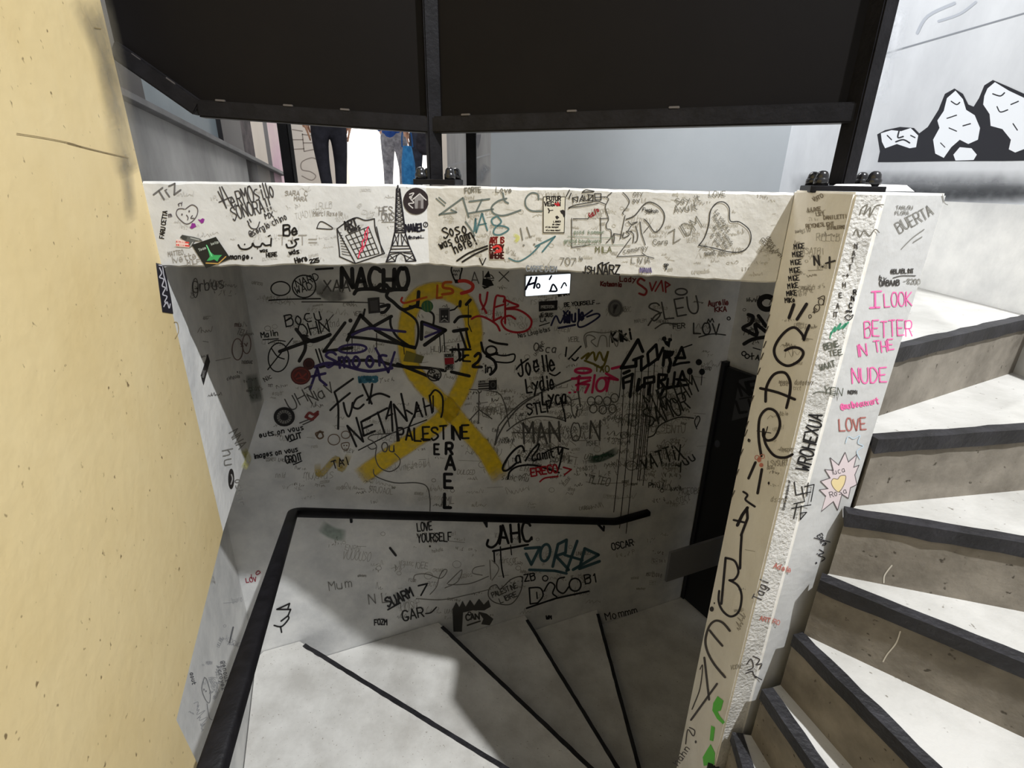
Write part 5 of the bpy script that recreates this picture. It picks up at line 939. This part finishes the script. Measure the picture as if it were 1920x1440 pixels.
graf(WT, 'LOVE in brown red', (172, 104, 98), T(1574, 808, 22, 3, 'LOVE', 2.6, .68))
graf(WT, None, (66, 64, 62), T(1590, 738, 6, 0, 'NOMI', 1.8, .9), T(1670, 513, 8, 2, '@BLABLINT', 1.6, .72), ('s', 1.6, '1674,521 1690,517 1716,517'), T(1649, 536, 10, 2, 'OABAAB', 1.9, .72), T(1648, 524, 8, -10, 'by', 1.6))
graf(WT, None, (128, 126, 120), T(1694, 532, 9, 0, '-8200', 1.4, .8), T(1686, 436, 20, 28, 'BUERTA', 2, .72), ('s', 1.8, '1690,466 1710,446 1732,430'), ('l', 1.8, '1712,454 1728,444'), T(1680, 392, 6, 0, 'TARLOU', 1.2), T(1678, 402, 6, 0, 'FLORA', 1.2), ('s', 1.6, '1766,364 1770,380 1776,384'))
STAR = '1548,930 1536,918 1552,916 1538,902 1556,896 1546,880 1562,882 1556,858 1572,872 1584,848 1590,866 1606,852 1600,876 1610,872 1602,890 1606,908 1594,914 1590,934 1578,926 1570,956 1562,940 1540,958'
graf(WT, 'pink and grey starburst wash', (214, 200, 202), ('f', STAR))
graf(WT, 'starburst drawn in black pen with a heart', (92, 84, 86), ('l', 1.5, STAR), T(1560, 890, 9, 15, 'luca', 1.4), T(1556, 932, 10, 15, 'Rosa', 1.5))
graf(WT, 'yellow heart inside the starburst', (226, 206, 156), ('f', '1558,904 1562,897 1570,898 1575,892 1585,892 1582,908 1572,922 1562,914'))
graf(WT, None, (120, 104, 84), ('c', 1.4, '1558,904 1562,897 1570,898 1575,892 1585,892 1582,908 1572,922 1562,914'))
graf(WT, 'pale blue doodle', (188, 204, 216), ('s', 2, '1585,830 1590,818 1600,822 1612,816 1608,830 1618,836 1606,846 1612,860'))
graf(WT, 'small black letters written downwards', (46, 44, 50), T(1532, 1004, 10, -60, 'Enzo', 1.6, .7), ('l', 1.6, '1526,1008 1556,1016'), ('s', 1.8, '1536,1030 1544,1036 1534,1040 1546,1046 1540,1052'), ('d', 1530, 1055, 1.6, 2, 8), ('d', 1532, 1038, 1.2, 1.2, 8))

# ---- right wall by the door
DW = P_DOOR
scribbles(DW, '1395,545 1450,548 1436,660 1385,640', 14, 51, [(110, 108, 104)], 6, 10, 1, 1.8)
graf(DW, 'heavy dripping black brush tag', K, ('s', 7, '1403,590 1412,594 1408,606 1393,615 1404,622 1419,628 1416,608 1426,614 1436,622'), ('s', 7, '1422,592 1428,600 1436,612'), ('s', 7, '1395,645 1412,636 1436,632'), ('o', 1438, 568, 14, 12, 10))
graf(DW, 'small black signs over the door', K, ('o', 1395, 663, 4, 4, 2.2), ('o', 1401, 668, 4, 4, 2.2), ('l', 2.2, '1406,668 1414,667'), ('l', 2.2, '1410,662 1410,674'), T(1417, 674, 9, -10, 'A', 2.2), ('l', 2, '1412,652 1426,656'))
DP = Plane(dpt(0, .0355), dpt(1, .0355), door)
sticker(DP, 'grey paper notice with large letters on the black door', (70, 70, 74), '1386,712 1428,702 1414,778 1372,789', ((22, 21, 24), ('t', 1391, 742, 24, 8, 'NE', 5, .9, -.2, 0), ('l', 2.4, '1387,748 1422,742'), ('t', 1387, 774, 22, 8, 'LI', 5, .9, -.2, 0)), cat='notice', name='paper_notice')
sticker(DP, 'small pale round sticker on the black door', (66, 66, 76), circ(1345, 832, 5, 7))

# ---- hall pillar lettering and the mural
graf(P_PIL, 'thin grey letters on the beige pillar', (150, 138, 128), ('l', 2, '548,243 567,246'), ('l', 2, '549,262 568,262'), ('l', 2, '550,280 570,279'), ('l', 2, '567,251 570,283'), ('l', 2, '567,252 588,255'), ('l', 2, '569,268 588,268'), ('l', 2, '570,284 590,280'), ('s', 2, '596,300 584,296 566,304 566,318 582,322 592,330 584,338 566,330'))
MU = P_MUR
spray(MU, 'dark sprayed ground under the stones', (120, 122, 126), [(66, '1480,356 1640,351 1780,351 1960,350')], .85, 1.0)
spray(MU, None, (66, 68, 72), [(40, '1640,366 1760,364 1860,363 1990,362')], .85, 1.0)
graf(MU, 'joint line across the mural', (134, 138, 144), ('l', 3, '1560,128 1640,106 1990,5'))
graf(MU, None, (176, 180, 188), ('s', 6, '1720,62 1740,30 1790,6'), ('s', 5, '1760,40 1800,26 1830,4'))
spray(MU, None, (236, 238, 242), [(60, '1655,20 1650,110 1640,200'), (40, '1690,10 1680,60 1672,110')], .7, .8)
graf(MU, 'black silhouettes of piled stones', (36, 36, 42), ('f', '1645,252 1660,244 1688,238 1714,240 1724,250 1740,238 1760,206 1772,176 1790,166 1806,176 1816,196 1826,200 1836,184 1846,160 1862,150 1890,162 1930,180 1975,214 1996,262 1990,300 1880,302 1800,302 1730,303 1680,304 1646,304 1650,284'))
graf(MU, 'white lit faces of the piled stones', (226, 229, 234), ('f', '1652,250 1672,244 1690,246 1708,240 1722,254 1718,276 1706,278 1682,270 1660,278 1654,266'), ('f', '1776,184 1792,170 1806,186 1812,206 1828,216 1838,240 1834,262 1816,270 1800,262 1784,276 1770,296 1754,288 1750,262 1762,240 1758,226 1770,208'), ('f', '1852,166 1866,154 1892,170 1930,188 1966,226 1950,268 1904,286 1892,280 1896,262 1880,242 1858,236 1856,214 1844,196 1846,180'), ('f', '1800,276 1822,278 1832,290 1826,300 1792,301 1788,290'))
graf(MU, 'dark cracks on the white stones', (44, 44, 50), ('l', 2.4, '1664,254 1672,262'), ('s', 3, '1686,246 1684,258 1694,256'), ('s', 3, '1680,266 1694,262 1706,268'), ('l', 2.4, '1708,254 1716,258'), ('s', 2.4, '1784,190 1794,196 1800,192'), ('l', 2.2, '1776,222 1794,216'), ('l', 2.2, '1780,240 1794,246'), ('l', 2.4, '1806,236 1820,232'), ('s', 2.6, '1862,176 1876,180 1884,174'), ('l', 2.4, '1896,196 1910,190'), ('s', 2.4, '1870,200 1876,210 1890,206'), ('l', 2.4, '1900,232 1908,244'), ('l', 2, '1764,268 1772,276'))
graf(P_PART, 'slanting seam on the hall partition', (150, 154, 160), ('l', 3, '840,311 880,300 918,289'))
spray(P_PART, None, (140, 146, 154), [(22, '900,345 905,325 915,310'), (14, '878,345 882,330')], .6, .8)
graf(P_PART, 'dark brush mark on the hall partition', (78, 80, 90), ('f', '893,252 902,252 899,270 896,280 893,266'))

# scratches on two risers and a fleck on the top nosing
for k, s_ in ((2, '1657,1092 1658,1080 1664,1070 1672,1060'), (3, '1656,1240 1664,1226 1680,1206 1688,1184')):
    st_, p_, d_ = steps[k]; PLR = Plane(p_, V2(p_, d_, 1), st_); graf(PLR, 'pale scratch on the riser', (196, 190, 178), ('s', 2.6, s_), name='scratch')
